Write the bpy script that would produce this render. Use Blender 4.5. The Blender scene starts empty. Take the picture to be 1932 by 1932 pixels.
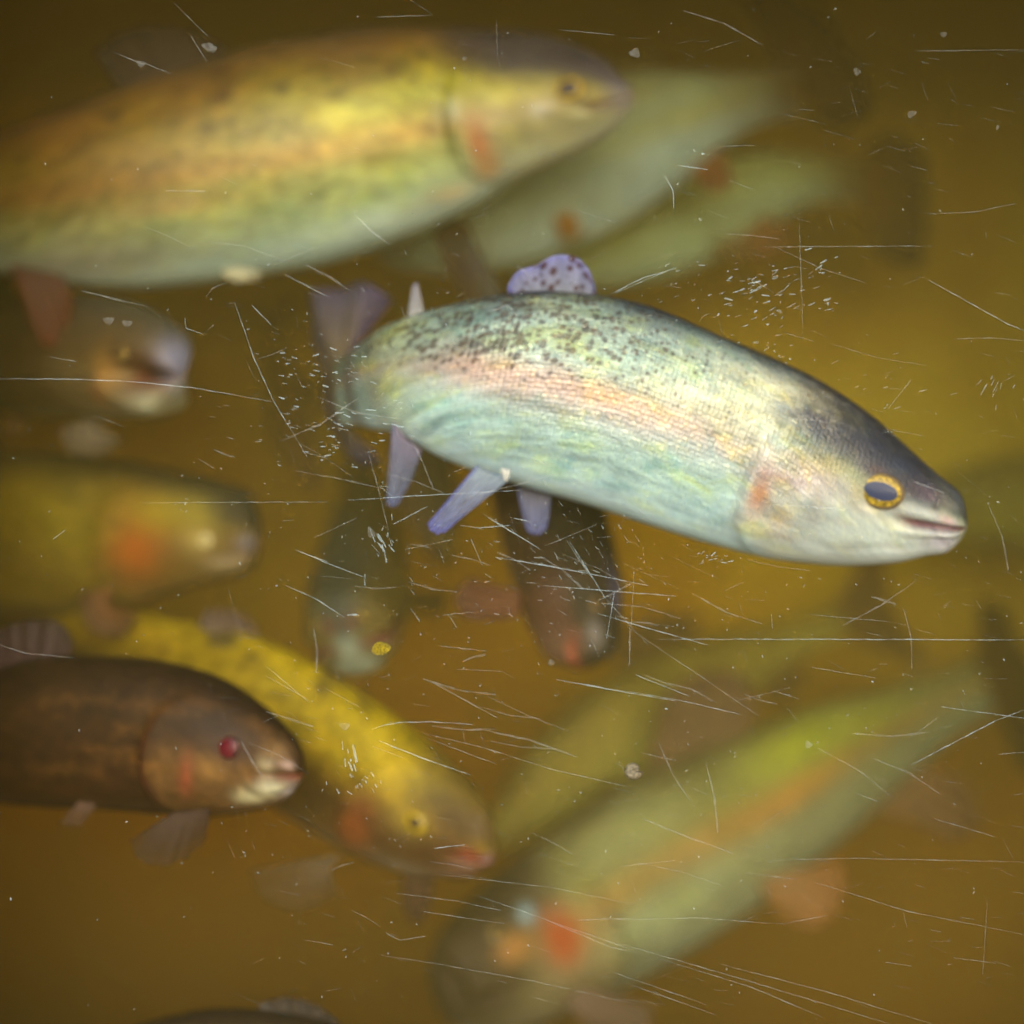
import bpy, math, random
import numpy as np
from mathutils import Vector, Matrix

# ------------------------------------------------------------------ camera, world, sun, exposure
SC = bpy.context.scene
COL = SC.collection
CAM_D = 1.15                       # camera stands 1.15 m in front of the window's inner face (y = 0)
CZ = 1.2                           # height of the lens above the ground outside
LENS, SENS = 70.0, 36.0
cd = bpy.data.cameras.new('camera'); cam = bpy.data.objects.new('camera', cd); COL.objects.link(cam)
cam.location = (0, -CAM_D, CZ); cam.rotation_euler = (math.radians(90), 0, 0)
cd.lens = LENS; cd.sensor_width = SENS; cd.sensor_height = SENS; cd.sensor_fit = 'HORIZONTAL'
cd.clip_start = 0.01; cd.clip_end = 200
cd.dof.use_dof = True; cd.dof.focus_distance = 1.127; cd.dof.aperture_fstop = 1.65
SC.camera = cam

SUN_EL, SUN_AZ = 14.0, -9.0       # sun stands behind the camera, a little to its left
w = bpy.data.worlds.new('World'); SC.world = w; w.use_nodes = True
nt = w.node_tree
bg = nt.nodes['Background']; sky = nt.nodes.new('ShaderNodeTexSky')
sky.sky_type = 'NISHITA'; sky.sun_disc = False
sky.sun_elevation = math.radians(SUN_EL)
sky.sun_rotation = math.radians(180 + SUN_AZ)
nt.links.new(sky.outputs[0], bg.inputs[0]); bg.inputs[1].default_value = 0.15
sd = bpy.data.lights.new('sun', 'SUN'); sun = bpy.data.objects.new('sun', sd); COL.objects.link(sun)
sd.energy = 1.5; sd.angle = math.radians(34); sd.color = (1.0, 0.965, 0.91)
el, az = math.radians(SUN_EL), math.radians(SUN_AZ)
to_sun = Vector((math.sin(az) * math.cos(el), -math.cos(az) * math.cos(el), math.sin(el)))
sun.rotation_euler = to_sun.to_track_quat('Z', 'Y').to_euler()
SC.view_settings.view_transform = 'Standard'; SC.view_settings.look = 'None'
SC.view_settings.exposure = 1.08; SC.view_settings.gamma = 1.0
SC.render.engine = 'CYCLES'
cy = SC.cycles
cy.max_bounces = 10; cy.volume_bounces = 4; cy.diffuse_bounces = 2; cy.glossy_bounces = 2; cy.transparent_max_bounces = 24
cy.use_denoising = True
cy.sample_clamp_indirect = 4.0
cy.caustics_reflective = False; cy.caustics_refractive = False

VIEW = 1932.0                      # the photograph as I measured it, 1932 units wide
def mpp(D): return D * (SENS / LENS) / VIEW
def at(x, y, D):
    k = mpp(D)
    return Vector(((x - VIEW / 2) * k, D - CAM_D, CZ - (y - VIEW / 2) * k))

# ------------------------------------------------------------------ small helpers
def mesh_obj(name, verts, faces, mat, parent=None, smooth=True, attrs=None):
    me = bpy.data.meshes.new(name)
    me.from_pydata([tuple(v) for v in verts], [], faces)
    if attrs:
        for an, (typ, data) in attrs.items():
            a = me.attributes.new(an, typ, 'POINT')
            arr = np.asarray(data, dtype=np.float32).ravel()
            a.data.foreach_set('color' if typ == 'FLOAT_COLOR' else 'vector', arr)
    if smooth: me.polygons.foreach_set('use_smooth', [True] * len(me.polygons))
    me.materials.append(mat)
    o = bpy.data.objects.new(name, me); COL.objects.link(o)
    if parent is not None: o.parent = parent
    return o
def tag(o, label, cat, group=None, kind=None):
    if label: o['label'] = label
    if cat: o['category'] = cat
    if group: o['group'] = group
    if kind: o['kind'] = kind
    return o
def box(name, lo, hi, mat, parent=None):
    x0, y0, z0 = lo; x1, y1, z1 = hi
    v = [(x0,y0,z0),(x1,y0,z0),(x1,y1,z0),(x0,y1,z0),(x0,y0,z1),(x1,y0,z1),(x1,y1,z1),(x0,y1,z1)]
    f = [(0,3,2,1),(4,5,6,7),(0,1,5,4),(1,2,6,5),(2,3,7,6),(3,0,4,7)]
    return mesh_obj(name, v, f, mat, parent, smooth=False)
def new_mat(name):
    m = bpy.data.materials.new(name); m.use_nodes = True
    t = m.node_tree; t.nodes.clear()
    out = t.nodes.new('ShaderNodeOutputMaterial')
    return m, t, out
class N:                            # tiny node-writing helper
    def __init__(s, t): s.t = t
    def add(s, typ, **kw):
        n = s.t.nodes.new(typ)
        for k, v in kw.items(): setattr(n, k, v)
        return n
    def put(s, inp, v):
        if isinstance(v, bpy.types.NodeSocket): s.t.links.new(v, inp)
        elif v is not None:
            inp.default_value = v
    def math(s, op, a, b=None, c=None, clamp=False):
        n = s.add('ShaderNodeMath', operation=op); n.use_clamp = clamp
        for i, v in enumerate((a, b, c)):
            if v is not None: s.put(n.inputs[i], v)
        return n.outputs[0]
    def mix(s, f, a, b, blend='MIX'):
        n = s.add('ShaderNodeMix', data_type='RGBA', blend_type=blend)
        s.put(n.inputs[0], f); s.put(n.inputs[6], a); s.put(n.inputs[7], b)
        return n.outputs[2]
    def noise(s, vec, scale, detail=3, rough=.55, dist=0):
        n = s.add('ShaderNodeTexNoise')
        s.put(n.inputs['Vector'], vec); n.inputs['Scale'].default_value = scale
        n.inputs['Detail'].default_value = detail; n.inputs['Roughness'].default_value = rough
        n.inputs['Distortion'].default_value = dist
        return n.outputs['Fac']
    def vor(s, vec, scale, rnd=1.0, feature='F1'):
        n = s.add('ShaderNodeTexVoronoi', feature=feature)
        s.put(n.inputs['Vector'], vec); n.inputs['Scale'].default_value = scale
        n.inputs['Randomness'].default_value = rnd
        return n
    def vmul(s, v, k):
        n = s.add('ShaderNodeVectorMath', operation='MULTIPLY')
        s.put(n.inputs[0], v); n.inputs[1].default_value = k
        return n.outputs[0]
    def smooth(s, v, a, b, lo=0.0, hi=1.0):
        n = s.add('ShaderNodeMapRange', interpolation_type='SMOOTHSTEP')
        s.put(n.inputs[0], v)
        for i, x in zip((1, 2, 3, 4), (a, b, lo, hi)): s.put(n.inputs[i], x)
        return n.outputs[0]

def lin(r, g, b):
    def f(c):
        c /= 255.0
        return c / 12.92 if c <= .04045 else ((c + .055) / 1.055) ** 2.4
    return np.array([f(r), f(g), f(b)])

# ------------------------------------------------------------------ materials
def skin_material(name, spot=0.5, spot_scale=95.0, streak=0.5, rough=0.38, metal=0.12, hue=0.35, scale_bump=0.25, seed=0.0, dark=.72, ax=.28):
    m, t, out = new_mat(name); n = N(t)
    pig = n.add('ShaderNodeAttribute', attribute_name='pig')
    sg = n.add('ShaderNodeAttribute', attribute_name='sg')
    mk = n.add('ShaderNodeAttribute', attribute_name='msk')
    off = n.add('ShaderNodeVectorMath', operation='ADD'); t.links.new(sg.outputs['Vector'], off.inputs[0]); off.inputs[1].default_value = (seed, seed * .7, seed)
    V = off.outputs[0]
    sep = n.add('ShaderNodeSeparateXYZ'); t.links.new(mk.outputs['Vector'], sep.inputs[0])
    # streaks of scale rows running along the body
    st = n.noise(n.vmul(V, (ax, 1, 1)), 150, 4, .65, .4)
    st2 = n.noise(n.vmul(V, (ax * .8, 1, 1)), 48, 3, .6, .8)
    sfac = n.math('ADD', n.math('MULTIPLY', n.math('SUBTRACT', st, .5), streak * 2.2), n.math('MULTIPLY', n.math('SUBTRACT', st2, .5), streak * 2.0))
    gain = n.math('MAXIMUM', n.math('ADD', 1.0, n.math('MULTIPLY', sfac, sep.outputs[1])), .15)
    comb = n.add('ShaderNodeCombineColor'); 
    for i in range(3): t.links.new(gain, comb.inputs[i])
    c = n.mix(1.0, pig.outputs['Color'], comb.outputs[0], 'MULTIPLY')
    # warm / cool mottling
    h1 = n.smooth(n.noise(n.vmul(V, (0.5, 1, 1)), 60, 3, .6, .5), .48, .72)
    c = n.mix(n.math('MULTIPLY', n.math('MULTIPLY', h1, hue), sep.outputs[1]), c, (1.25, 1.15, .55, 1), 'MULTIPLY')
    h2 = n.smooth(n.noise(n.vmul(V, (0.55, 1, 1)), 85, 3, .6, .5), .5, .72)
    c = n.mix(n.math('MULTIPLY', n.math('MULTIPLY', h2, hue), sep.outputs[1]), c, (.62, .82, .85, 1), 'MULTIPLY')
    # black spots
    wob = n.add('ShaderNodeTexNoise'); t.links.new(V, wob.inputs['Vector']); wob.inputs['Scale'].default_value = 160
    wv = n.add('ShaderNodeVectorMath', operation='SCALE'); t.links.new(wob.outputs['Color'], wv.inputs[0]); wv.inputs['Scale'].default_value = .003
    vv = n.add('ShaderNodeVectorMath', operation='ADD'); t.links.new(V, vv.inputs[0]); t.links.new(wv.outputs[0], vv.inputs[1])
    vo = n.vor(n.vmul(vv.outputs[0], (.85, 1, 1)), spot_scale, 1.0)
    rs = n.add('ShaderNodeSeparateColor'); t.links.new(vo.outputs['Color'], rs.inputs[0])
    rad = n.math('MULTIPLY', n.math('MULTIPLY', n.math('ADD', n.math('MULTIPLY', rs.outputs[0], .75), .12), sep.outputs[0]), spot * .85)
    d = n.math('SUBTRACT', rad, vo.outputs['Distance'])
    sm = n.smooth(d, -.12, .14)
    sc_ = n.mix(rs.outputs[1], (.018, .014, .02, 1), (.05, .022, .012, 1))
    c = n.mix(n.math('MULTIPLY', sm, dark), c, sc_)
    # little scales
    sv = n.vor(n.vmul(V, (.8, 1, 1)), 430, .45)
    sepc = n.add('ShaderNodeSeparateColor'); t.links.new(sv.outputs['Color'], sepc.inputs[0])
    glint = n.math('MULTIPLY', n.smooth(sepc.outputs[0], .55, 1.0), sep.outputs[1])
    c = n.mix(n.math('MULTIPLY', glint, .40), c, (1.5, 1.45, 1.1, 1), 'MULTIPLY')
    bp = n.add('ShaderNodeBump'); bp.inputs['Strength'].default_value = scale_bump; bp.inputs['Distance'].default_value = .0008
    hh = n.math('ADD', n.math('MULTIPLY', sv.outputs['Distance'], n.math('MULTIPLY', sep.outputs[1], -1)), n.math('MULTIPLY', st2, .6))
    t.links.new(hh, bp.inputs['Height'])
    p = n.add('ShaderNodeBsdfPrincipled')
    t.links.new(c, p.inputs['Base Color'])
    n.put(p.inputs['Roughness'], n.math('SUBTRACT', rough, n.math('MULTIPLY', glint, .12)))
    p.inputs['Metallic'].default_value = metal
    p.inputs['Specular IOR Level'].default_value = .35 if metal > 0 else .18
    t.links.new(bp.outputs[0], p.inputs['Normal'])
    t.links.new(p.outputs[0], out.inputs[0])
    return m

def fin_material(name, spot=0.0, spot_scale=40., clear=0.2, transl=0.4, ray=0.5):
    m, t, out = new_mat(name); n = N(t)
    pig = n.add('ShaderNodeAttribute', attribute_name='pig')
    sg = n.add('ShaderNodeAttribute', attribute_name='sg')     # x across the rays, y from root to tip
    rays = n.noise(n.vmul(sg.outputs['Vector'], (1, .08, 1)), 26, 2, .5)
    g = n.smooth(rays, .35, .65, 1 - ray * .45, 1 + ray * .3)
    cc = n.add('ShaderNodeCombineColor')
    for i in range(3): t.links.new(g, cc.inputs[i])
    c = n.mix(1.0, pig.outputs['Color'], cc.outputs[0], 'MULTIPLY')
    if spot:
        vo = n.vor(sg.outputs['Vector'], spot_scale, .85)
        rs = n.add('ShaderNodeSeparateColor'); t.links.new(vo.outputs['Color'], rs.inputs[0])
        rad = n.math('MULTIPLY', n.math('ADD', n.math('MULTIPLY', rs.outputs[0], .35), .12), spot)
        sm = n.smooth(n.math('SUBTRACT', rad, vo.outputs['Distance']), -.06, .06)
        c = n.mix(n.math('MULTIPLY', sm, .9), c, (.05, .015, .022, 1))
    p = n.add('ShaderNodeBsdfPrincipled'); t.links.new(c, p.inputs['Base Color']); p.inputs['Roughness'].default_value = .5
    p.inputs['Specular IOR Level'].default_value = .3
    tl = n.add('ShaderNodeBsdfTranslucent'); t.links.new(c, tl.inputs[0])
    mx = n.add('ShaderNodeMixShader'); mx.inputs[0].default_value = transl
    t.links.new(p.outputs[0], mx.inputs[1]); t.links.new(tl.outputs[0], mx.inputs[2])
    tr = n.add('ShaderNodeBsdfTransparent')
    sy = n.add('ShaderNodeSeparateXYZ'); t.links.new(sg.outputs['Vector'], sy.inputs[0])
    al = n.smooth(sy.outputs[1], .1, 1.0, clear * .3, clear)
    mx2 = n.add('ShaderNodeMixShader'); t.links.new(al, mx2.inputs[0])
    t.links.new(mx.outputs[0], mx2.inputs[1]); t.links.new(tr.outputs[0], mx2.inputs[2])
    t.links.new(mx2.outputs[0], out.inputs[0])
    return m

def plain(name, col, rough=.5, spec=.4, nscale=0, namp=.3, metal=0, bump=0):
    m, t, out = new_mat(name); n = N(t)
    p = n.add('ShaderNodeBsdfPrincipled'); p.inputs['Roughness'].default_value = rough
    p.inputs['Specular IOR Level'].default_value = spec; p.inputs['Metallic'].default_value = metal
    if nscale:
        tc = n.add('ShaderNodeTexCoord')
        f = n.noise(tc.outputs['Object'], nscale, 5, .6, .3)
        c = n.mix(n.smooth(f, .3, .7), tuple(np.array(col) * (1 - namp)) + (1,), tuple(np.array(col) * (1 + namp)) + (1,))
        t.links.new(c, p.inputs['Base Color'])
        if bump:
            b = n.add('ShaderNodeBump'); b.inputs['Strength'].default_value = bump; b.inputs['Distance'].default_value = .01
            t.links.new(f, b.inputs['Height']); t.links.new(b.outputs[0], p.inputs['Normal'])
    else: p.inputs['Base Color'].default_value = tuple(col) + (1,)
    t.links.new(p.outputs[0], out.inputs[0])
    return m

# ------------------------------------------------------------------ the tank: walls, shading front wall, water
X0, X1, ZB, ZT, YB = -1.15, 1.25, CZ - .95, CZ + .80, .98
def wall_mat():
    m, t, out = new_mat('algae_wall'); n = N(t)
    p = n.add('ShaderNodeBsdfPrincipled'); p.inputs['Roughness'].default_value = .85; p.inputs['Specular IOR Level'].default_value = .15
    tc = n.add('ShaderNodeTexCoord'); P_ = tc.outputs['Object']
    f = n.noise(P_, 2.6, 4, .55, .6)
    c = n.mix(n.smooth(f, .36, .64), (.50, .27, .012, 1), (.68, .51, .06, 1))
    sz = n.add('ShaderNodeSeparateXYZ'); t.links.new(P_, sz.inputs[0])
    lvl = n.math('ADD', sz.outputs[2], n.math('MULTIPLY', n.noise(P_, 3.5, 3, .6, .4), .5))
    c = n.mix(n.smooth(lvl, CZ - .10, CZ + .30, .97, 0), c, (.42, .16, .0, 1))       # light falling off toward the bottom, painted as a brown gradient
    g = n.noise(P_, 14, 4, .6, .3)
    c = n.mix(n.smooth(g, .5, .75, 0, .35), c, (.30, .18, .03, 1))
    t.links.new(c, p.inputs['Base Color'])
    b = n.add('ShaderNodeBump'); b.inputs['Strength'].default_value = .3; b.inputs['Distance'].default_value = .01
    t.links.new(g, b.inputs['Height']); t.links.new(b.outputs[0], p.inputs['Normal'])
    t.links.new(p.outputs[0], out.inputs[0]); return m
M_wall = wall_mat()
M_conc = plain('outside_wall', (.33, .31, .27), .85, .2, 6.0, .2, bump=.3)
def kind(o, k='structure'): o['kind'] = k; return o
kind(box('ground', (-30, -30, -.3), (30, 30, 0), plain('paving', (.25, .24, .22), .9, .2, 4, .2)))
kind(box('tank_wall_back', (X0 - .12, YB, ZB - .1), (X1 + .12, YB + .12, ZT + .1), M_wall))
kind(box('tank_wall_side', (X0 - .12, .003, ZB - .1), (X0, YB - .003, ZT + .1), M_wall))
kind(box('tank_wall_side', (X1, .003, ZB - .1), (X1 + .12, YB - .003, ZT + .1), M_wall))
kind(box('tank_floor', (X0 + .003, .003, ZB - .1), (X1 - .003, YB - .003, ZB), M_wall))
kind(box('light_blocking_lid', (X0 + .003, .003, ZT), (X1 - .003, YB - .003, ZT + .1), M_wall))  # unseen lid, added to keep light from entering above
# unseen front wall, added; its opening is shaped to shade the view's edges
OX0, OX1, OZ0, OZ1, TH = -.345, .42, CZ - .34, CZ + .42, .14
def wall_with_hole(name, xs, zs, y0, y1, hole, mat):
    hx0, hx1, hz0, hz1 = hole
    v, f = [], []
    for y in (y0, y1):
        v += [(xs[0], y, zs[0]), (xs[1], y, zs[0]), (xs[1], y, zs[1]), (xs[0], y, zs[1]),
              (hx0, y, hz0), (hx1, y, hz0), (hx1, y, hz1), (hx0, y, hz1)]
    for k in range(4):
        a, b = k, (k + 1) % 4
        f.append((a, b, b + 4, a + 4)); f.append((a + 8, a + 12, b + 12, b + 8))
        f.append((a + 4, b + 4, b + 12, a + 12)); f.append((a, a + 8, b + 8, b))
    return mesh_obj(name, v, f, mat, smooth=False)
kind(wall_with_hole('shading_front_wall', (-3, 3), (.003, 3.2), -TH, 0, (OX0, OX1, OZ0, OZ1), M_conc))

m, t, out = new_mat('murky_water'); n = N(t)
vs = n.add('ShaderNodeVolumeScatter'); vs.inputs['Color'].default_value = (1.0, .84, .27, 1); vs.inputs['Density'].default_value = .36
vs.inputs['Anisotropy'].default_value = .1
va = n.add('ShaderNodeVolumeAbsorption'); va.inputs['Color'].default_value = (.80, .75, .25, 1); va.inputs['Density'].default_value = .85
ad = n.add('ShaderNodeAddShader'); t.links.new(vs.outputs[0], ad.inputs[0]); t.links.new(va.outputs[0], ad.inputs[1])
t.links.new(ad.outputs[0], out.inputs['Volume'])
M_water = m
kind(box('water', (X0 + .001, .0015, ZB + .001), (X1 - .001, YB - .001, ZT - .001), M_water))

# ------------------------------------------------------------------ fish
def mono(xk, yk, x):                # monotone cubic interpolation
    xk = np.asarray(xk, float); yk = np.asarray(yk, float)
    h = np.diff(xk); d = np.diff(yk) / h
    m_ = np.zeros(len(xk)); m_[0] = d[0]; m_[-1] = d[-1]
    for i in range(1, len(xk) - 1):
        if d[i-1] * d[i] > 0:
            w1 = 2 * h[i] + h[i-1]; w2 = h[i] + 2 * h[i-1]
            m_[i] = (w1 + w2) / (w1 / d[i-1] + w2 / d[i])
    idx = np.clip(np.searchsorted(xk, x) - 1, 0, len(h) - 1)
    tt = (x - xk[idx]) / h[idx]
    return ((2*tt**3 - 3*tt**2 + 1) * yk[idx] + (tt**3 - 2*tt**2 + tt) * h[idx] * m_[idx]
            + (-2*tt**3 + 3*tt**2) * yk[idx+1] + (tt**3 - tt**2) * h[idx] * m_[idx+1])
def crom(xk, P, x):                 # smooth vector spline
    xk = np.asarray(xk, float); P = np.asarray(P, float)
    tg = np.gradient(P, xk, axis=0)
    idx = np.clip(np.searchsorted(xk, x) - 1, 0, len(xk) - 2)
    h = (xk[idx+1] - xk[idx])[:, None]; tt = ((x - xk[idx])[:, None]) / h
    return ((2*tt**3 - 3*tt**2 + 1) * P[idx] + (tt**3 - 2*tt**2 + tt) * h * tg[idx]
            + (-2*tt**3 + 3*tt**2) * P[idx+1] + (tt**3 - tt**2) * h * tg[idx+1])

PROFILE_U  = [0, .03, .07, .12, .18, .25, .35, .45, .55, .65, .75, .85, .93, 1.0]
PROFILE_UP = [.02, .042, .060, .078, .094, .107, .119, .122, .113, .096, .072, .050, .042, .044]
PROFILE_DN = [.02, .036, .052, .068, .086, .103, .118, .122, .115, .096, .068, .046, .040, .042]

class Fish:
    """a trout: one lofted body along a bent spine, with eyes and fins as parts"""
    def __init__(s, label, group, st, up=(0, 0, 1), fat=1.0, L=None, wr=.56, mats=None, rings=150, ang=64,
                 pal=None, gill=.215, eye=None, eye_r=.013, mouth=.10, mouth_open=0.0, jaw=0.0, mouth_th=98, tone=.74, blunt=.035):
        # st: list of (x, y, D) or (x, y, D, half height up, half height down) nose to tail base
        P = np.array([at(*q[:3]) for q in st])
        seg = np.linalg.norm(np.diff(P, axis=0), axis=1); sk = np.concatenate([[0], np.cumsum(seg)])
        s.L = sk[-1]; L = s.L
        k = rings
        u = np.concatenate([np.linspace(0, 1, int(k * .45), endpoint=False) ** 1.35 * .25, np.linspace(.25, 1, int(k * .55))])
        S_ = u * L; s.S = S_; s.u = u
        C = crom(sk, P, S_)
        T = np.gradient(C, S_, axis=0); T /= np.linalg.norm(T, axis=1)[:, None]
        up = np.array(up, float)
        U = up[None] - (T @ up)[:, None] * T; U /= np.linalg.norm(U, axis=1)[:, None]
        R = np.cross(T, U)                               # sideways
        if R[len(R)//3, 1] > 0: R = -R                    # R points toward the window
        if len(st[0]) > 3:
            kk = np.array([mpp(q[2]) for q in st])
            hu = mono(sk, np.array([q[3] for q in st]) * kk, S_); hd = mono(sk, np.array([q[4] for q in st]) * kk, S_)
        else:
            hu = mono(PROFILE_U, PROFILE_UP, u) * L * fat; hd = mono(PROFILE_U, PROFILE_DN, u) * L * fat
        x = np.clip(S_ / (L * blunt), 0, 1); rnd = np.sqrt(np.maximum(1 - (1 - x) ** 2, 0))
        hu = hu * rnd; hd = hd * rnd
        xt = np.clip((L - S_) / (L * .02), 0, 1); ct = .25 + .75 * np.sqrt(np.maximum(1 - (1 - xt) ** 2, 0))
        wrel = mono([0, .06, .15, .3, .6, .8, .92, 1], [1.12, 1.1, 1.12, 1.05, .98, .85, .6, .3], u) * wr
        W = (hu + hd) / 2 * wrel * ct
        th = np.linspace(0, 2 * np.pi, ang, endpoint=False)   # 0 = back, pi/2 = window side, pi = belly
        s.th = th
        TH_, UU = np.meshgrid(th, u)
        c_, s_ = np.cos(TH_), np.sin(TH_)
        dth = np.degrees(np.minimum(TH_, 2 * np.pi - TH_))    # 0..180 from back to belly on both sides
        H = np.where(c_ > 0, hu[:, None], hd[:, None])
        # relief: gill cover, mouth, eye socket, cheek
        sgill = gill - .055 * ((dth - 100) / 62.0) ** 2 * 1.0
        sgill = np.where(np.abs(dth - 100) > 75, sgill - .05, sgill)
        dd = UU - sgill
        gw = np.exp(-((dth - 100) / 48.0) ** 2)
        rel = np.where(dd < 0, np.exp(dd / .06) * .0036, np.exp(-(dd / .011) ** 2) * .0036 - (.0010 * np.exp(-dd / .04)) * (1 - np.exp(-dd / .011))) * gw * (L / .4)
        s.gdist = dd
        mth = mouth_th + 4 * np.sin(np.clip(UU / mouth, 0, 1) * 3.0) + jaw * UU / mouth
        mfade = 1 / (1 + np.exp((UU - mouth * .86) / (mouth * .07)))
        mwid = 5.5 + 26 * mouth_open * np.clip(1 - UU / mouth, 0, 1) ** .5
        mdep = (.0030 + .016 * mouth_open) * (L / .4)
        mask_m = np.exp(-((dth - mth) / mwid) ** 2) * mfade * np.clip(UU / .004, 0, 1)
        lip = (np.exp(-((dth - mth - mwid * 1.9) / (mwid * 1.1)) ** 2) + .7 * np.exp(-((dth - mth + mwid * 1.9) / (mwid * 1.1)) ** 2)) * mfade * .0016 * (L / .4) * np.clip(UU / .012, 0, 1)
        rel = rel - mask_m * mdep + lip
        # maxilla fold behind the mouth and a shallow groove of the jaw
        rel -= .0005 * (L/.4) * np.exp(-((dth - 128) / 5) ** 2) * np.exp(-((UU - .11) / .07) ** 2)
        rel += .0012 * (L/.4) * np.exp(-((UU - .145) / .022) ** 2) * np.exp(-((dth - 112) / 24) ** 2)
        s.mask_m = mask_m; s.UU = UU; s.dth = dth
        X = C[:, None, :] + U[:, None, :] * (H * c_)[:, :, None] + R[:, None, :] * (W[:, None] * np.sign(s_) * np.abs(s_) ** .92)[:, :, None]
        nrm = U[:, None, :] * (c_ / np.maximum(H, 1e-4))[:, :, None] + R[:, None, :] * (s_ / np.maximum(W[:, None], 1e-4))[:, :, None]
        nrm /= np.linalg.norm(nrm, axis=2)[:, :, None]
        X = X + nrm * (rel * rnd[:, None])[:, :, None]
        s.X, s.nrm, s.C, s.T, s.U, s.R, s.hu, s.hd, s.W = X, nrm, C, T, U, R, hu, hd, W
        # girth coordinate
        per = np.pi * (hu + hd) / 2 * .85
        s.G = dth / 180 * per[:, None]
        s.SS = np.repeat(S_[:, None], ang, axis=1)
        near = nrm[:, :, 1] < .2
        k = (SENS / LENS) / VIEW
        Dd = X[:, :, 1] + CAM_D
        s.px = VIEW / 2 + X[:, :, 0] / (Dd * k); s.py = VIEW / 2 - (X[:, :, 2] - CZ) / (Dd * k)
        s.near = near
        s.pig = np.zeros((len(u), ang, 3)); s.msk = np.zeros((len(u), ang, 3))
        s.tone = tone; s.base_color(pal); s.pig *= tone
        s.root = bpy.data.objects.new('trout', None); COL.objects.link(s.root)
        s.root.location = Vector(C[len(C) // 2]); s.root.empty_display_size = .02
        tag(s.root, label, 'fish', group)
        s.mats = mats; s.eye_r = eye_r
    def base_color(s, pal):
        v = s.dth / 180                    # 0 back .. 1 belly
        keys = pal['v']; cols = np.array(pal['c'])
        for i in range(3):
            s.pig[:, :, i] = mono(keys, cols[:, i], np.clip(v + .03 * np.sin(s.UU * 37) * (v < .5), 0, 1).ravel()).reshape(v.shape)
        if 'stripe' in pal:
            v0, w_, col, a = pal['stripe']
            m = np.exp(-((v - v0) / w_) ** 2) * a * np.clip((s.UU - .12) / .1, 0, 1)
            s.pig = s.pig * (1 - m[..., None]) + np.array(col) * m[..., None]
        if 'head' in pal:
            col, a = pal['head']
            m = a * (1 / (1 + np.exp((s.UU - .20 + .10 * v) / .012))) * np.clip((.43 - v) / .1, 0, 1)
            s.pig = s.pig * (1 - m[..., None]) + np.array(col) * m[..., None]
        if 'cheek' in pal:
            col, a = pal['cheek']
            m = a * np.clip(-s.gdist / .02, 0, 1) * np.clip((v - .40) / .1, 0, 1)
            s.pig = s.pig * (1 - m[..., None]) + np.array(col) * m[..., None]
        # mouth line and gill slit
        mc = np.array(pal.get('mouth', (.16, .035, .03)))
        m = np.clip(s.mask_m * 1.25, 0, 1)[..., None]
        s.pig = s.pig * (1 - m) + mc * m
        g = (np.exp(-((s.gdist - .006) / .007) ** 2) * np.exp(-((s.dth - 105) / 45) ** 2) * pal.get('slit', .6))[..., None]
        s.pig = s.pig * (1 - g) + np.array(pal.get('slitc', (.14, .06, .05))) * g
        lowest = pal.get('spot_to', .5)
        s.msk[:, :, 0] = np.clip((lowest - v) / .14, 0, 1) * np.clip((s.UU - .17) / .05, .12, 1)
        s.msk[:, :, 1] = np.clip((s.UU - .15) / .06, .6, 1) * np.clip((.92 - v) / .25, .2, 1)
    def locate(s, px, py):
        d = (s.px - px) ** 2 + (s.py - py) ** 2 + np.where(s.near, 0, 1e7)
        return np.unravel_index(np.argmin(d), d.shape)
    def patch(s, px, py, rx, ry, col, a=1.0, hard=1.0, wob=0.0):
        col = tuple(c * s.tone for c in col)
        """pigment patch: rx along the body, ry around it, in picture units at the fish"""
        i, j = s.locate(px, py)
        k = mpp(s.X[i, j, 1] + CAM_D)
        e = None
        for jj in (j, (len(s.th) - j) % len(s.th)):
            dv = s.X - s.X[i, jj]; al = dv @ s.T[i]; pe = np.maximum((dv ** 2).sum(axis=2) - al ** 2, 0)
            e_ = (al / (rx * k)) ** 2 + pe / (ry * k) ** 2
            e = e_ if e is None else np.minimum(e, e_)
        if wob: e = e * (1 + wob * np.sin(s.SS * 400 + 3 * np.sin(s.G * 300)) * np.sin(s.G * 500 + s.SS * 150))
        m = (np.exp(-np.maximum(e, 0) ** hard) * a)[..., None]
        s.pig = s.pig * (1 - m) + np.array(col) * m
        return s
    def spots(s, px, py, rx, ry, a):
        i, j = s.locate(px, py); k = mpp(s.X[i, j, 1] + CAM_D)
        e = ((s.SS - s.SS[i, j]) / (rx * k)) ** 2 + ((s.G - s.G[i, j]) / (ry * k)) ** 2
        s.msk[:, :, 0] = np.clip(s.msk[:, :, 0] + np.exp(-e) * a, 0, 1.3)
    def build(s):
        n_, a_ = s.UU.shape
        o = np.array(s.root.location)
        V = (s.X - o).reshape(-1, 3)
        V = np.concatenate([V, [(s.C[-1] - o)]])
        f = []
        for i in range(n_ - 1):
            for j in range(a_):
                j2 = (j + 1) % a_
                f.append((i * a_ + j, i * a_ + j2, (i + 1) * a_ + j2, (i + 1) * a_ + j))
        e = (n_ - 1) * a_
        for j in range(a_): f.append((e + j, e + (j + 1) % a_, len(V) - 1))
        f = [tuple(reversed(q)) for q in f]
        pig = np.clip(s.pig, 0, 1).reshape(-1, 3); pig = np.concatenate([pig, pig[-1:]])
        col = np.concatenate([pig, np.ones((len(pig), 1))], axis=1)
        sg = np.stack([s.SS, s.G * np.where(s.th < np.pi, 1, -1)[None] , np.zeros_like(s.SS)], axis=2).reshape(-1, 3)
        sg = np.concatenate([sg, sg[-1:]]); mk = s.msk.reshape(-1, 3); mk = np.concatenate([mk, mk[-1:]])
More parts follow.
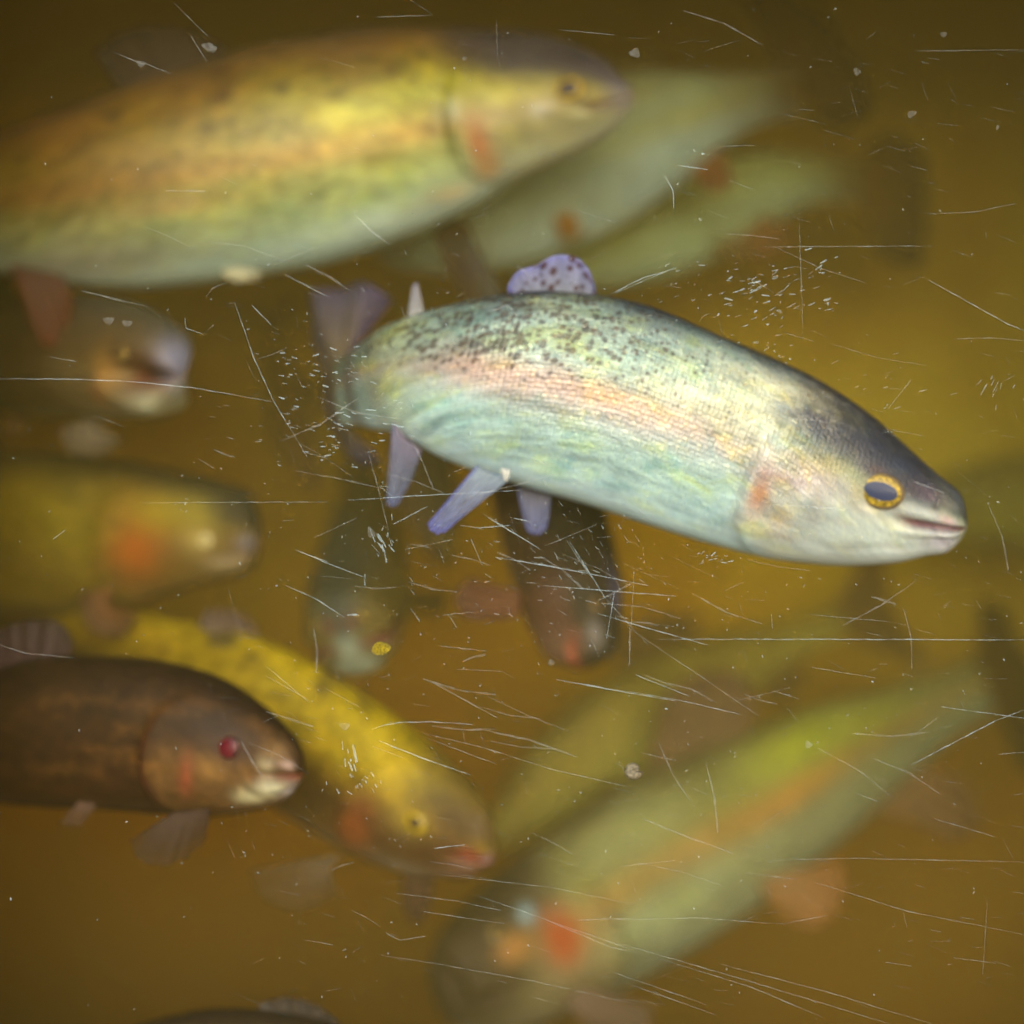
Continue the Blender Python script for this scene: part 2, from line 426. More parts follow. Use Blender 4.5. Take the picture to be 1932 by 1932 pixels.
        body = mesh_obj('body', V, f, s.mats['skin'], s.root,
                 attrs={'pig': ('FLOAT_COLOR', col), 'sg': ('FLOAT_VECTOR', sg), 'msk': ('FLOAT_VECTOR', mk)})
        import bmesh
        bm = bmesh.new(); bm.from_mesh(body.data); bmesh.ops.recalc_face_normals(bm, faces=bm.faces)
        bm.to_mesh(body.data); bm.free()
        return s
    def eyes(s, px, py, r, iris=(.55, .36, .03), pupil=(.012, .014, .03), white=(.10, .075, .05), flat=.45, pr=.52, both=True, lab=None, asp=1.0, pasp=1.0):
        i, j = s.locate(px, py)
        o = np.array(s.root.location)
        a_ = len(s.th)
        R = r * mpp(s.X[i, j, 1] + CAM_D)
        for jj in ([j, (a_ - j) % a_] if both else [j]):
            c = s.X[i, jj] - o; nn = s.nrm[i, jj]; tx = s.T[i] - (s.T[i] @ nn) * nn; tx /= np.linalg.norm(tx); ty = np.cross(nn, tx)
            Mx = np.stack([tx * asp, ty, nn], axis=1)
            def dome(name, mat, r0, r1, lift, fl, parent, seg=28, ringn=9, shift=0, ax=1.0):
                v, f = [], []
                for a in range(ringn + 1):
                    q = a / ringn; rr = (r0 + (r1 - r0) * q)
                    z = fl * math.sqrt(max(1 - (rr * .97) ** 2, 0)) + lift
                    for b in range(seg):
                        an = 2 * math.pi * b / seg
                        v.append(c + Mx @ (np.array([rr * math.cos(an) * ax + shift, rr * math.sin(an), z]) * R))
                for a in range(ringn):
                    for b in range(seg):
                        b2 = (b + 1) % seg
                        f.append((a * seg + b, a * seg + b2, (a + 1) * seg + b2, (a + 1) * seg + b))
                f.append(tuple(range(ringn * seg, (ringn + 1) * seg)) if r1 < r0 else tuple(range(seg)))
                ob = mesh_obj(name, v, f, mat, parent)
                return ob
            # eyeball is a closed flattened sphere seated in the head
            v, f = [], []
            sg_, rn = 28, 14
            for a in range(rn + 1):
                ph = math.pi * a / rn
                for b in range(sg_):
                    an = 2 * math.pi * b / sg_
                    v.append(c + Mx @ (np.array([math.sin(ph) * math.cos(an), math.sin(ph) * math.sin(an), math.cos(ph) * flat]) * R))
            for a in range(rn):
                for b in range(sg_):
                    b2 = (b + 1) % sg_
                    f.append((a * sg_ + b, a * sg_ + b2, (a + 1) * sg_ + b2, (a + 1) * sg_ + b))
            eye = mesh_obj('eye', v, f, eye_mat('eyeball', white), s.root)
            if lab: eye['label'] = lab
            dome('iris', eye_mat('iris', iris), .84, pr * .9, .02, flat, eye)
            dome('pupil', eye_mat('pupil', pupil), pr, 0.0, .05, flat, eye, ax=pasp)
        return s
    # point in the fish's own frame: u along, a beyond the back (a > 0) or belly (a < 0) in body lengths, b sideways
    def pt(s, u, a=0.0, b=0.0, side=0, top=True):
        i = int(np.clip(np.searchsorted(s.u, u), 0, len(s.u) - 1))
        h = s.hu[i] if top else -s.hd[i]
        return Vector(s.C[i] + s.U[i] * (h * (.93 if not side else .7) + a * s.L) + s.R[i] * (side * s.W[i] * .75 + b * s.L))

EM = {}
def eye_mat(kind_, col):
    key = (kind_,) + tuple(round(c, 3) for c in col)
    if key not in EM:
        EM[key] = plain(kind_, col, .2 if kind_ == 'pupil' else .35, .08 if kind_ == 'pupil' else .3, 420 if kind_ == 'iris' else 0, .75)
    return EM[key]

def spl(P, n):
    P = [np.array(p, float) for p in P]
    if len(P) == 1: return np.repeat(np.array(P), n, axis=0)
    sk = np.concatenate([[0], np.cumsum([max(np.linalg.norm(P[i+1] - P[i]), 1e-5) for i in range(len(P) - 1)])])
    q = np.linspace(0, sk[-1], n)
    if len(P) == 2: return P[0][None] * (1 - q / sk[-1])[:, None] + P[1][None] * (q / sk[-1])[:, None]
    return crom(sk, np.array(P), q)
def fin(F, name, root, tip, mat, c_root, c_tip, c_edge=None, th=.0016, curl=0.0, ripple=.0012, n=44, mrows=16, ragged=.0, spotsc=1.0, label=None):
    """a thin closed membrane between a root line and a tip line (3-D points), thicker at the root"""
    A, B = spl(root, n), spl(tip, n)
    rng = random.Random(hash_(name, root))
    o = np.array(F.root.location)
    rag = np.array([rng.uniform(-1, 1) for _ in range(n)]); rag = np.convolve(rag, [.25, .5, .25], 'same') * ragged
    base_n = np.cross(A[-1] - A[0] + (B[-1] - B[0]) * .5, B[n//2] - A[n//2]); base_n /= max(np.linalg.norm(base_n), 1e-9)
    V, pig, sg = [], [], []
    ln = np.mean(np.linalg.norm(B - A, axis=1))
    wd = np.linalg.norm(B[-1] - B[0]) + np.linalg.norm(A[-1] - A[0])
    for sd_ in (1, -1):
        for k in range(mrows + 1):
            q = k / mrows
            for i in range(n):
                x = i / (n - 1)
                p = A[i] + (B[i] - A[i]) * (q * (1 + rag[i] * q))
                p = p + base_n * (curl * math.sin(q * math.pi * .5) ** 2 * ln + ripple * math.sin(x * 31 + q * 2) * q)
                edge = min(1, 4 * x * (1 - x) * 4) ** .5
                p = p + base_n * sd_ * (th * (1 - .85 * q) * edge * .5 + (.00025 * math.sin(x * 150) * (1 - q)) * edge)
                V.append(p - o)
                cc = np.array(c_root) * (1 - q) + np.array(c_tip) * q
                if c_edge is not None:
                    e = max(math.exp(-(x / .07) ** 2), math.exp(-((1 - q) / .1) ** 2) * .8)
                    cc = cc * (1 - e) + np.array(c_edge) * e
                pig.append(tuple(cc) + (1,)); sg.append((x * spotsc, q * spotsc * ln / max(wd * .5, 1e-4), 0))
    f = []
    K = (mrows + 1) * n
    for k in range(mrows):
        for i in range(n - 1):
            a = k * n + i
            f.append((a, a + 1, a + n + 1, a + n)); f.append((K + a, K + a + n, K + a + n + 1, K + a + 1))
    for i in range(n - 1):
        f.append((mrows * n + i, mrows * n + i + 1, K + mrows * n + i + 1, K + mrows * n + i)); f.append((i + 1, i, K + i, K + i + 1))
    for k in range(mrows):
        a = k * n; f.append((a, a + n, K + a + n, K + a)); a = k * n + n - 1; f.append((a + n, a, K + a, K + a + n))
    ob = mesh_obj(name, V, f, mat, F.root, attrs={'pig': ('FLOAT_COLOR', pig), 'sg': ('FLOAT_VECTOR', sg)})
    if label: ob['label'] = label
    return ob
def hash_(name, root): return sum(ord(c) for c in name) * 131 + int(abs(root[0][0]) * 1e5)
def pts(D, *xy): return [at(p[0], p[1], p[2] if len(p) > 2 else D) for p in xy]

def auto_fins(F, mat, c0, c1, which='dacpvt', tail_spread=.16, tail_len=.17, fh=.085):
    """fins in the fish's own frame: dorsal, adipose, anal (c), pectoral, ventral (v), tail"""
    L = F.L; T = lambda u: Vector(F.T[min(int(np.searchsorted(F.u, u)), len(F.u) - 1)]) * L
    if 'd' in which:
        fin(F, 'dorsal_fin', [F.pt(.44), F.pt(.52), F.pt(.60)], [F.pt(.45, fh * .8), F.pt(.52, fh) + T(.52) * .03, F.pt(.62, fh * .5) + T(.6) * .05], mat, c0, c1)
    if 'a' in which:
        fin(F, 'adipose_fin', [F.pt(.83), F.pt(.86)], [F.pt(.86, .03) + T(.86) * .02, F.pt(.88, .025) + T(.86) * .02], mat, c0, c1, n=16, mrows=8)
    if 'c' in which:
        fin(F, 'anal_fin', [F.pt(.72, top=False), F.pt(.82, top=False)], [F.pt(.76, -.08, top=False) + T(.76) * .02, F.pt(.86, -.04, top=False) + T(.8) * .02], mat, c0, c1)
    for sd_ in (1, -1):
        if 'v' in which:
            fin(F, 'pelvic_fin', [F.pt(.53, .01, side=sd_, top=False), F.pt(.57, .01, side=sd_, top=False)],
                [F.pt(.56, -.055, sd_ * .04, side=sd_, top=False) + T(.56) * .04, F.pt(.60, -.03, sd_ * .03, side=sd_, top=False) + T(.56) * .06], mat, c0, c1, n=24)
        if 'p' in which:
            fin(F, 'pectoral_fin', [F.pt(.23, .03, side=sd_, top=False), F.pt(.25, .0, side=sd_, top=False)],
                [F.pt(.28, -.02, sd_ * .07, side=sd_, top=False) + T(.27) * .05, F.pt(.30, -.06, sd_ * .04, side=sd_, top=False) + T(.27) * .04], mat, c0, c1, n=24)
    if 't' in which:
        i = -1; B = Vector(F.C[i]); U_ = Vector(F.U[i]); t_ = Vector(F.T[i]); B = B - t_ * L * .012
        sp, tl = tail_spread * L, tail_len * L
        fin(F, 'tail_fin', [B + U_ * F.hu[i] * .85, B - U_ * F.hd[i] * .85],
            [B + U_ * sp * .95 + t_ * tl * .85, B + U_ * sp * .9 + t_ * tl * 1.05, B + U_ * sp * .45 + t_ * tl * .95, B + t_ * tl * .86,
             B - U_ * sp * .45 + t_ * tl * .95, B - U_ * sp * .9 + t_ * tl * 1.05, B - U_ * sp * .95 + t_ * tl * .85], mat, c0, c1, th=.003)

W_FIN = fin_material('pale_fin', 0, clear=.5, transl=.35)
V_FIN = fin_material('veil_fin', 0, clear=.75, transl=.4, ray=.2)
S_FIN = fin_material('spotted_fin', 1.15, 12.0, clear=.12, transl=.25, ray=.35)
D_FIN = fin_material('dark_fin', 0, clear=.1, transl=.3)
def A(*c): return tuple(c)

GROUP = 'trout crowded together in the murky tank'

# --- 1: silver trout in the middle, nose down to the right
pal = dict(v=[0, .06, .13, .24, .37, .46, .56, .68, .82, 1],
           c=[A(.035,.042,.06), A(.085,.105,.11), A(.19,.24,.22), A(.26,.34,.28), A(.35,.44,.37), A(.43,.47,.44), A(.41,.54,.49), A(.46,.63,.62), A(.62,.80,.86), A(.52,.68,.78)],
           stripe=(.44, .05, (.50, .25, .18), .35), head=((.085, .085, .095), .9), cheek=((.66, .62, .54), .6),
           mouth=(.15, .05, .06), slit=.22, slitc=(.26, .22, .20), spot_to=.47)
main = Fish('bright silver trout with a spotted purple dorsal fin, nose down at the centre right', GROUP,
    [(1824, 994, 1.205, 30, 44), (1800, 988, 1.205, 54, 60), (1762, 975, 1.207, 72, 82), (1700, 958, 1.21, 104, 112), (1600, 930, 1.215, 153, 144), (1450, 880, 1.22, 190, 172),
     (1300, 830, 1.22, 204, 178), (1150, 785, 1.22, 220, 174), (1000, 745, 1.22, 202, 172), (880, 718, 1.225, 158, 160), (800, 706, 1.235, 118, 138),
     (748, 706, 1.25, 94, 112), (715, 714, 1.27, 82, 100), (688, 722, 1.295, 70, 86), (662, 729, 1.32, 60, 74), (640, 733, 1.345, 56, 68)],
    up=(0, -.22, 1), wr=.58, rings=300, ang=128, pal=pal, gill=.285, mouth=.10,
    tone=.74, blunt=.022, mats={'skin': skin_material('silver_skin', .9, 290, .75, .36, .12, .7, .9, 1.3, .74)}, mouth_th=92)
main.patch(1440, 850, 45, 26, (.80, .74, .64), .8).patch(1432, 935, 22, 42, (.62, .22, .10), .75, wob=.3).patch(1470, 975, 26, 30, (.60, .36, .18), .5)
main.patch(1400, 985, 25, 40, (.55, .38, .28), .35).patch(1560, 880, 50, 20, (.60, .48, .10), .55).patch(1520, 905, 40, 30, (.66, .50, .50), .45)
main.patch(1560, 790, 110, 60, (.05, .05, .07), .85).patch(1640, 830, 80, 50, (.06, .07, .09), .8).patch(1740, 900, 50, 40, (.055, .055, .08), .8).patch(1740, 930, 50, 22, (.13, .08, .12), .8).patch(1790, 985, 22, 12, (.40, .20, .24), .7)
main.patch(1660, 925, 38, 32, (.13, .10, .09), .8).patch(1690, 880, 40, 12, (.16, .26, .42), .6).patch(1690, 985, 60, 12, (.75, .70, .50), .6)
main.patch(1780, 1025, 40, 22, (.66, .55, .66), .7).patch(1620, 1010, 80, 30, (.66, .72, .64), .6).patch(1500, 770, 60, 14, (.20, .22, .40), .3)
main.patch(900, 690, 130, 34, (.52, .29, .23), .65, wob=.4).patch(1160, 755, 40, 14, (.80, .38, .12), .5, wob=.4).patch(1090, 735, 110, 26, (.60, .33, .24), .4, wob=.4)
main.patch(1250, 780, 120, 22, (.78, .52, .38), .5, wob=.5).patch(1330, 760, 120, 32, (.86, .80, .55), .6, wob=.5)  # pale gold patches here and on the next line paint the flank's sheen
main.patch(1420, 790, 90, 40, (.85, .80, .55), .6, wob=.5).patch(1050, 580, 90, 18, (.50, .50, .26), .4, wob=.5)
main.patch(740, 700, 60, 160, (.55, .58, .36), .5)
main.pig *= np.array([.92, 1.0, 1.05])
main.msk[:, :, 0] *= np.clip(.35 + (main.UU - .3) * 2.2, .45, 1)
main.spots(960, 620, 200, 90, .35); main.spots(1000, 830, 160, 60, .22); main.spots(1180, 900, 220, 40, .12)
main.patch(1655, 890, 44, 9, (.07, .045, .05), .8).patch(1640, 960, 50, 8, (.78, .76, .60), .7).patch(1765, 955, 9, 6, (.02, .02, .03), .8)
main.patch(1620, 930, 20, 24, (.45, .40, .14), .4)
main.patch(1540, 960, 16, 50, (.36, .34, .32), .45, wob=.4).patch(1475, 1010, 40, 10, (.34, .26, .22), .5).patch(1580, 985, 60, 8, (.40, .40, .36), .5)
main.patch(1600, 1035, 110, 8, (.40, .42, .38), .5).patch(1350, 1000, 70, 14, (.36, .50, .50), .4).patch(1460, 900, 60, 10, (.50, .34, .38), .5, wob=.5).patch(1575, 870, 40, 10, (.24, .22, .08), .5)
main.patch(1410, 860, 12, 60, (.30, .30, .24), .5).patch(1700, 1035, 70, 12, (.62, .68, .66), .5)
main.patch(1600, 790, 126, 84, (.028, .03, .045), .88, 3).patch(1560, 740, 60, 40, (.03, .03, .045), .7, 2).patch(1700, 880, 100, 46, (.03, .033, .05), .85, 1.8).patch(655, 729, 42, 130, (.15, .13, .17), .85).patch(700, 715, 40, 130, (.33, .32, .20), .6).patch(1455, 725, 120, 30, (.74, .72, .50), .5, wob=.5)  # last pale patch paints a glare band into the pigment
main.patch(1655, 890, 44, 9, (.07, .045, .05), .8)
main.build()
main.eyes(1664, 925, 34, iris=(.27, .19, .018), pupil=(.035, .045, .085), white=(.15, .11, .055), pr=.50, flat=.34, asp=1.34, pasp=1.4)
PUR = (.32, .33, .56)
fin(main, 'dorsal_fin', pts(1.222, (962, 566), (1010, 562), (1070, 560), (1126, 566)), pts(1.215, (958, 540), (978, 512), (1008, 502), (1038, 486), (1062, 481), (1088, 487), (1110, 508), (1124, 545)),
    S_FIN, (.22,.25,.30), (.20,.21,.42), (.18,.20,.55), th=.004, n=70, spotsc=1.0)
fin(main, 'adipose_fin', pts(1.238, (768, 606), (802, 598)), pts(1.236, (778, 538), (788, 532)), W_FIN, (.42,.45,.46), (.50,.50,.62), th=.003, n=20)
fin(main, 'anal_fin', pts(1.24, (742, 782), (762, 822), (796, 850)), pts(1.245, (728, 940), (732, 956), (744, 956), (762, 930), (778, 900)), W_FIN, (.22,.20,.30), (.22,.29,.46), (.18,.22,.5), th=.0035, curl=.06)
fin(main, 'pelvic_fin', pts(1.205, (898, 880), (930, 893), (966, 902)), pts(1.185, (806, 984), (812, 996), (824, 1004), (840, 1000), (862, 980)), W_FIN, (.30,.38,.44), (.22,.25,.52), (.18,.20,.62), th=.0035, curl=.05)
fin(main, 'pelvic_fin', pts(1.24, (975, 918), (1040, 935)), pts(1.24, (988, 985), (998, 1004), (1014, 1009), (1028, 1000), (1036, 975)), W_FIN, (.16,.17,.24), (.22,.26,.5), (.20,.24,.6), th=.003)
fin(main, 'tail_fin', pts(1.345, (648, 684), (645, 796)), pts(1.40, (738, 566, 1.36), (700, 536, 1.37), (640, 545, 1.40), (584, 556, 1.43), (590, 620, 1.44), (606, 700, 1.44), (616, 770, 1.43), (648, 850, 1.4), (690, 880, 1.38), (716, 868, 1.37)),
    D_FIN, (.26,.20,.10), (.09,.085,.20), (.05,.035,.09), th=.003, n=60)
# small pale process at the base of the pelvic fin
fin(main, 'fin_process', pts(1.19, (944, 884), (964, 888)), pts(1.188, (952, 908), (958, 908)), W_FIN, (.7,.72,.68), (.8,.8,.74), th=.003, n=14, mrows=6)

# --- 2: big golden trout, top left
pal = dict(v=[0, .08, .18, .28, .38, .48, .58, .7, .84, 1],
           c=[A(.05,.045,.05), A(.12,.08,.05), A(.22,.13,.05), A(.30,.22,.04), A(.44,.42,.05), A(.44,.42,.10), A(.42,.48,.18), A(.42,.56,.36), A(.50,.72,.72), A(.40,.55,.68)],
           stripe=(.50, .045, (.55, .21, .05), .4), head=((.065, .06, .10), 1.0), cheek=((.40, .33, .20), .6),
           mouth=(.22, .12, .08), slit=.22, spot_to=.45)
gold = Fish('large golden trout with an orange side stripe and orange gill, filling the upper left', GROUP,
    [(1198, 180, 1.41, 36, 34), (1180, 184, 1.41, 46, 44), (1130, 190, 1.415, 88, 72), (1050, 202, 1.42, 134, 98), (950, 220, 1.425, 166, 124), (850, 245, 1.43, 195, 155),
     (700, 275, 1.43, 220, 188), (550, 305, 1.43, 222, 202), (400, 330, 1.43, 207, 200), (250, 352, 1.43, 181, 194), (100, 372, 1.43, 150, 166), (-50, 388, 1.44, 115, 120),
     (-200, 400, 1.45, 90, 84), (-330, 405, 1.46, 64, 60), (-430, 405, 1.47, 62, 58)],
    up=(0, -.12, 1), wr=.52, rings=220, ang=96, pal=pal, gill=.20, mouth=.065, tone=.60,
    mats={'skin': skin_material('golden_skin', .55, 60, .9, .42, .05, .7, .3, 4.1, .6, .42)})
gold.patch(903, 270, 22, 50, (.50, .13, .05), .8).patch(925, 320, 26, 22, (.58, .22, .05), .7).patch(1060, 168, 28, 24, (.20, .15, .08), .6)
gold.patch(1175, 160, 36, 36, (.22, .22, .42), .75).patch(1170, 195, 30, 20, (.40, .38, .52), .6).patch(1020, 205, 22, 12, (.75, .74, .70), .85)
gold.patch(850, 210, 20, 22, (.72, .78, .62), .8).patch(925, 180, 55, 22, (.50, .50, .12), .7).patch(990, 300, 70, 24, (.55, .62, .45), .6)
gold.patch(1100, 210, 50, 8, (.66, .66, .42), .8).patch(1080, 255, 70, 16, (.56, .54, .34), .6).patch(850, 370, 60, 20, (.62, .42, .18), .7)
gold.patch(770, 180, 120, 30, (.55, .58, .05), .7, wob=.4).patch(690, 215, 100, 22, (.62, .62, .07), .6, wob=.4)
gold.patch(450, 370, 90, 30, (.52, .52, .12), .3, wob=.4).patch(250, 300, 260, 70, (.36, .19, .03), .55).patch(330, 390, 120, 16, (.42, .17, .12), .5, wob=.5)
gold.patch(40, 330, 260, 130, (.16, .07, .012), .75).patch(250, 230, 300, 50, (.22, .11, .02), .5, wob=.5).patch(740, 420, 140, 30, (.62, .78, .76), .6)
gold.patch(150, 500, 260, 50, (.30, .27, .22), .7).patch(620, 480, 240, 30, (.40, .56, .62), .5).patch(1140, 130, 70, 30, (.09, .08, .14), .7).patch(960, 90, 120, 30, (.08, .07, .10), .6)
gold.build()
gold.eyes(1073, 170, 24, iris=(.38, .28, .02), pupil=(.04, .035, .06), white=(.12, .08, .04), pr=.58, flat=.4, asp=1.4)
fin(gold, 'dorsal_fin', pts(1.43, (232, 182), (330, 148), (432, 124)), pts(1.43, (178, 102), (215, 68), (292, 50), (360, 58), (425, 88)), D_FIN, (.03,.012,.010), (.02,.009,.009), (.015,.008,.008), th=.005, n=60)
fin(gold, 'pelvic_fin', pts(1.40, (20, 500), (120, 520)), pts(1.40, (70, 640), (95, 655), (118, 640), (138, 570)), D_FIN, (.09,.03,.022), (.12,.03,.013), (.2,.045,.012), th=.003)
fin(gold, 'pectoral_fin', pts(1.375, (416, 515), (452, 508)), pts(1.365, (448, 532), (482, 523), (498, 515)), W_FIN, (.66,.66,.48), (.72,.70,.52), th=.004, n=24)
fin(gold, 'tail_fin', pts(1.47, (-425, 350), (-425, 458)), pts(1.48, (-580, 230), (-620, 260), (-600, 400), (-620, 550), (-580, 585)), D_FIN, (.2,.12,.05), (.12,.07,.04), th=.004)

def bg_pal(back, flank, side, belly, **kw):
    b, f, s_, y = map(np.array, (back, flank, side, belly))
    d = dict(v=[0, .12, .28, .42, .56, .72, .88, 1], c=[b, b * .8 + f * .2, f * .7 + b * .3, f, s_ * .7 + f * .3, s_, y, y * .95])
    d.update(kw); return d

def bg_skin(name, seed, streak=.4, spot=.35, hue=.4): return {'skin': skin_material(name, spot, 45, streak, .6, .0, hue, .15, seed, .72, .75)}

# --- 3: pale teal trout behind, tail up at the top right
p = bg_pal((.20,.25,.20), (.36,.52,.46), (.46,.70,.85), (.55,.80,1.0), head=((.1,.1,.08), .5), spot_to=.3)
f3 = Fish('pale teal trout behind the golden one, brown tail fin spread at the top edge', GROUP,
    [(700, 470, 1.60), (800, 440, 1.60), (950, 375, 1.60), (1130, 290, 1.60), (1300, 225, 1.61), (1420, 190, 1.63), (1510, 172, 1.65)],
    up=(-.25, -.35, 1), fat=1.3, pal=p, mats=bg_skin('teal_skin', 7.7), rings=110, ang=48)
f3.patch(1320, 210, 180, 30, (.42,.42,.10), .5).patch(1200, 180, 100, 30, (.42,.44,.10), .4)
f3.patch(1500, 175, 110, 110, (.09, .05, .02), .95).patch(1400, 180, 60, 60, (.25, .24, .10), .5)
f3.build(); f3.eyes(760, 440, 16)
fin(f3, 'tail_fin', pts(1.66, (1470, 135), (1510, 150), (1535, 205)), pts(1.70, (1395, -10), (1450, -30), (1530, 10), (1590, 80), (1632, 150), (1645, 210), (1600, 240), (1545, 240)), D_FIN, (.08,.035,.012), (.018,.011,.008), th=.005, n=60)
fin(f3, 'anal_fin', pts(1.62, (1290, 280), (1350, 255)), pts(1.60, (1310, 340), (1350, 365), (1385, 340)), D_FIN, (.24,.11,.05), (.20,.07,.035), th=.004)
fin(f3, 'dorsal_fin', pts(1.62, (1080, 190), (1200, 160)), pts(1.62, (1150, 120), (1260, 110)), D_FIN, (.2,.18,.08), (.14,.12,.06), th=.004)
fin(f3, 'pelvic_fin', pts(1.58, (1040, 400), (1080, 390)), pts(1.57, (1060, 455), (1100, 440)), D_FIN, (.4,.22,.08), (.4,.2,.06), th=.004)

# --- 4: green trout below it
p = bg_pal((.22,.25,.12), (.36,.48,.26), (.40,.60,.48), (.44,.66,.66), spot_to=.3)
f4 = Fish('dull green trout behind the spotted dorsal fin, dark ragged tail fin upright at right', GROUP,
    [(900, 480, 1.74), (1000, 462, 1.74), (1150, 425, 1.74), (1300, 385, 1.74), (1450, 350, 1.75), (1560, 340, 1.76), (1630, 345, 1.77)],
    up=(-.1, -.2, 1), fat=1.3, pal=p, mats=bg_skin('green_skin', 9.2), rings=110, ang=48)
f4.patch(1622, 342, 100, 100, (.09, .05, .02), .95)
f4.build(); f4.eyes(960, 455, 14)
fin(f4, 'tail_fin', pts(1.775, (1625, 300), (1625, 392)), pts(1.80, (1650, 255), (1690, 255), (1745, 300), (1748, 370), (1750, 440), (1735, 500), (1690, 500), (1650, 470)), D_FIN, (.14,.06,.01), (.022,.014,.009), th=.005, n=60, ragged=.06)
fin(f4, 'anal_fin', pts(1.74, (1370, 420), (1440, 400)), pts(1.73, (1400, 480), (1440, 490), (1500, 445)), D_FIN, (.26,.12,.04), (.20,.08,.03), th=.004)
auto_fins(f4, D_FIN, (.2,.15,.05), (.16,.1,.04), 'dv')

# --- 5: dark diving trout behind the silver one
p = bg_pal((.018,.018,.016), (.032,.026,.018), (.05,.028,.018), (.12,.08,.05), cheek=((.12,.055,.04), .7), mouth=(.4,.08,.05), spot_to=.8)
f5 = Fish('dark trout diving behind the silver one, blunt head showing below the pelvic fins', GROUP,
    [(1108, 1262, 1.40, 34, 44), (1104, 1240, 1.40, 62, 62), (1090, 1190, 1.405, 88, 80), (1070, 1110, 1.41, 106, 96), (1045, 1010, 1.42, 108, 100), (1015, 890, 1.43, 104, 100), (985, 770, 1.44, 86, 84), (945, 640, 1.45, 58, 58), (910, 555, 1.45, 40, 42), (880, 500, 1.45, 38, 38), (858, 462, 1.45, 40, 40)],
    up=(1, -.35, -.3), wr=.62, pal=p, mats=bg_skin('dark_skin', 2.2, .5, .5), rings=140, ang=64, mouth=.06, gill=.2)
f5.patch(1120, 1190, 34, 14, (.22, .20, .22), .8).patch(1085, 1200, 22, 10, (.16, .04, .025), .7).patch(1165, 1120, 60, 12, (.12, .12, .30), .8).patch(1050, 1230, 50, 30, (.20, .12, .08), .5)
f5.build(); f5.eyes(1130, 1140, 13, iris=(.2, .12, .03))
fin(f5, 'pectoral_fin', pts(1.385, (985, 1115), (980, 1165)), pts(1.37, (885, 1090), (860, 1125), (880, 1165), (930, 1172)), D_FIN, (.16,.065,.035), (.13,.06,.035), th=.003)
fin(f5, 'tail_fin', pts(1.45, (895, 465), (832, 480)), pts(1.46, (885, 425), (865, 415), (835, 425), (815, 440)), D_FIN, (.03,.028,.02), (.045,.022,.014), (.06,.02,.012), th=.004, ragged=.04)
auto_fins(f5, D_FIN, (.1,.06,.04), (.1,.05,.03), 'dc')

# --- 6: open-mouthed trout at the left
p = bg_pal((.06,.06,.055), (.12,.08,.035), (.16,.12,.06), (.40,.42,.30), cheek=((.20,.15,.07), .5), mouth=(.16,.03,.025), slit=.5, slitc=(.3,.1,.04), spot_to=.4)
f6 = Fish('grey headed trout facing out with its mouth gaping open, under the golden one', GROUP,
    [(345, 712, 1.36, 70, 50), (325, 706, 1.365, 84, 74), (285, 698, 1.38, 108, 92), (225, 690, 1.41, 124, 102), (150, 682, 1.46, 128, 108), (60, 675, 1.54, 124, 112), (-50, 668, 1.64, 110, 104), (-160, 660, 1.74, 70, 70), (-240, 655, 1.82, 48, 46)],
    up=(.1, -.25, 1), wr=.74, pal=p, mats=bg_skin('grey_skin', 5.5), rings=160, ang=72, mouth=.085, mouth_open=.75, gill=.19, mouth_th=92)
f6.patch(303, 703, 48, 20, (.03, .004, .004), 1.0, 2).patch(310, 678, 40, 8, (.36, .36, .44), .6).patch(335, 680, 34, 40, (.28, .30, .52), .8).patch(280, 770, 60, 26, (.50, .54, .42), .7).patch(205, 700, 22, 46, (.42, .22, .04), .6).patch(185, 745, 18, 30, (.34, .12, .05), .5)
f6.patch(240, 700, 22, 34, (.30, .28, .15), .5).patch(344, 740, 30, 20, (.42, .44, .56), .6)
f6.build(); f6.eyes(236, 668, 13, iris=(.4, .28, .05), pr=.5)
fin(f6, 'pectoral_fin', pts(1.43, (200, 775), (180, 800)), pts(1.42, (110, 812), (130, 850), (190, 856), (232, 830)), V_FIN, (.3,.26,.2), (.3,.27,.23), th=.003)
fin(f6, 'pelvic_fin', pts(1.55, (40, 760), (70, 765)), pts(1.54, (0, 810), (30, 830)), W_FIN, (.3,.2,.12), (.3,.2,.12), th=.003)
auto_fins(f6, D_FIN, (.1,.08,.05), (.08,.06,.04), 'dt')

# --- 7: mid-left trout with orange gill
p = bg_pal((.03,.03,.015), (.17,.12,.008), (.20,.15,.02), (.16,.12,.06), cheek=((.15,.09,.03), .7), head=((.03,.03,.02), .95), mouth=(.12,.06,.05), slit=.3, spot_to=.4)
f7 = Fish('olive trout with a bright orange gill cover and dark snout, at the left edge', GROUP,
    [(497, 1010, 1.47, 62, 50), (478, 1010, 1.47, 82, 70), (430, 1008, 1.475, 98, 86), (350, 1008, 1.48, 118, 104), (240, 1010, 1.49, 142, 138), (100, 1010, 1.50, 158, 158), (-60, 1008, 1.52, 160, 160), (-240, 1000, 1.54, 130, 130), (-400, 990, 1.56, 80, 76), (-520, 985, 1.58, 52, 50)],
    up=(.12, -.2, 1), wr=.56, pal=p, mats=bg_skin('olive_skin', 3.9, .6), rings=150, ang=64, gill=.255, mouth=.09, mouth_th=112)
f7.patch(485, 950, 60, 40, (.012,.012,.01), .95, 2).patch(300, 890, 200, 30, (.02,.02,.012), .8).patch(440, 940, 110, 50, (.02,.02,.015), .95).patch(488, 970, 30, 30, (.03,.03,.03), .9).patch(250, 1030, 50, 66, (.46, .10, .008), .9, wob=.3).patch(300, 960, 60, 34, (.42, .32, .01), .8).patch(370, 965, 40, 30, (.36, .30, .02), .6).patch(375, 1020, 30, 22, (.60, .50, .20), .6)
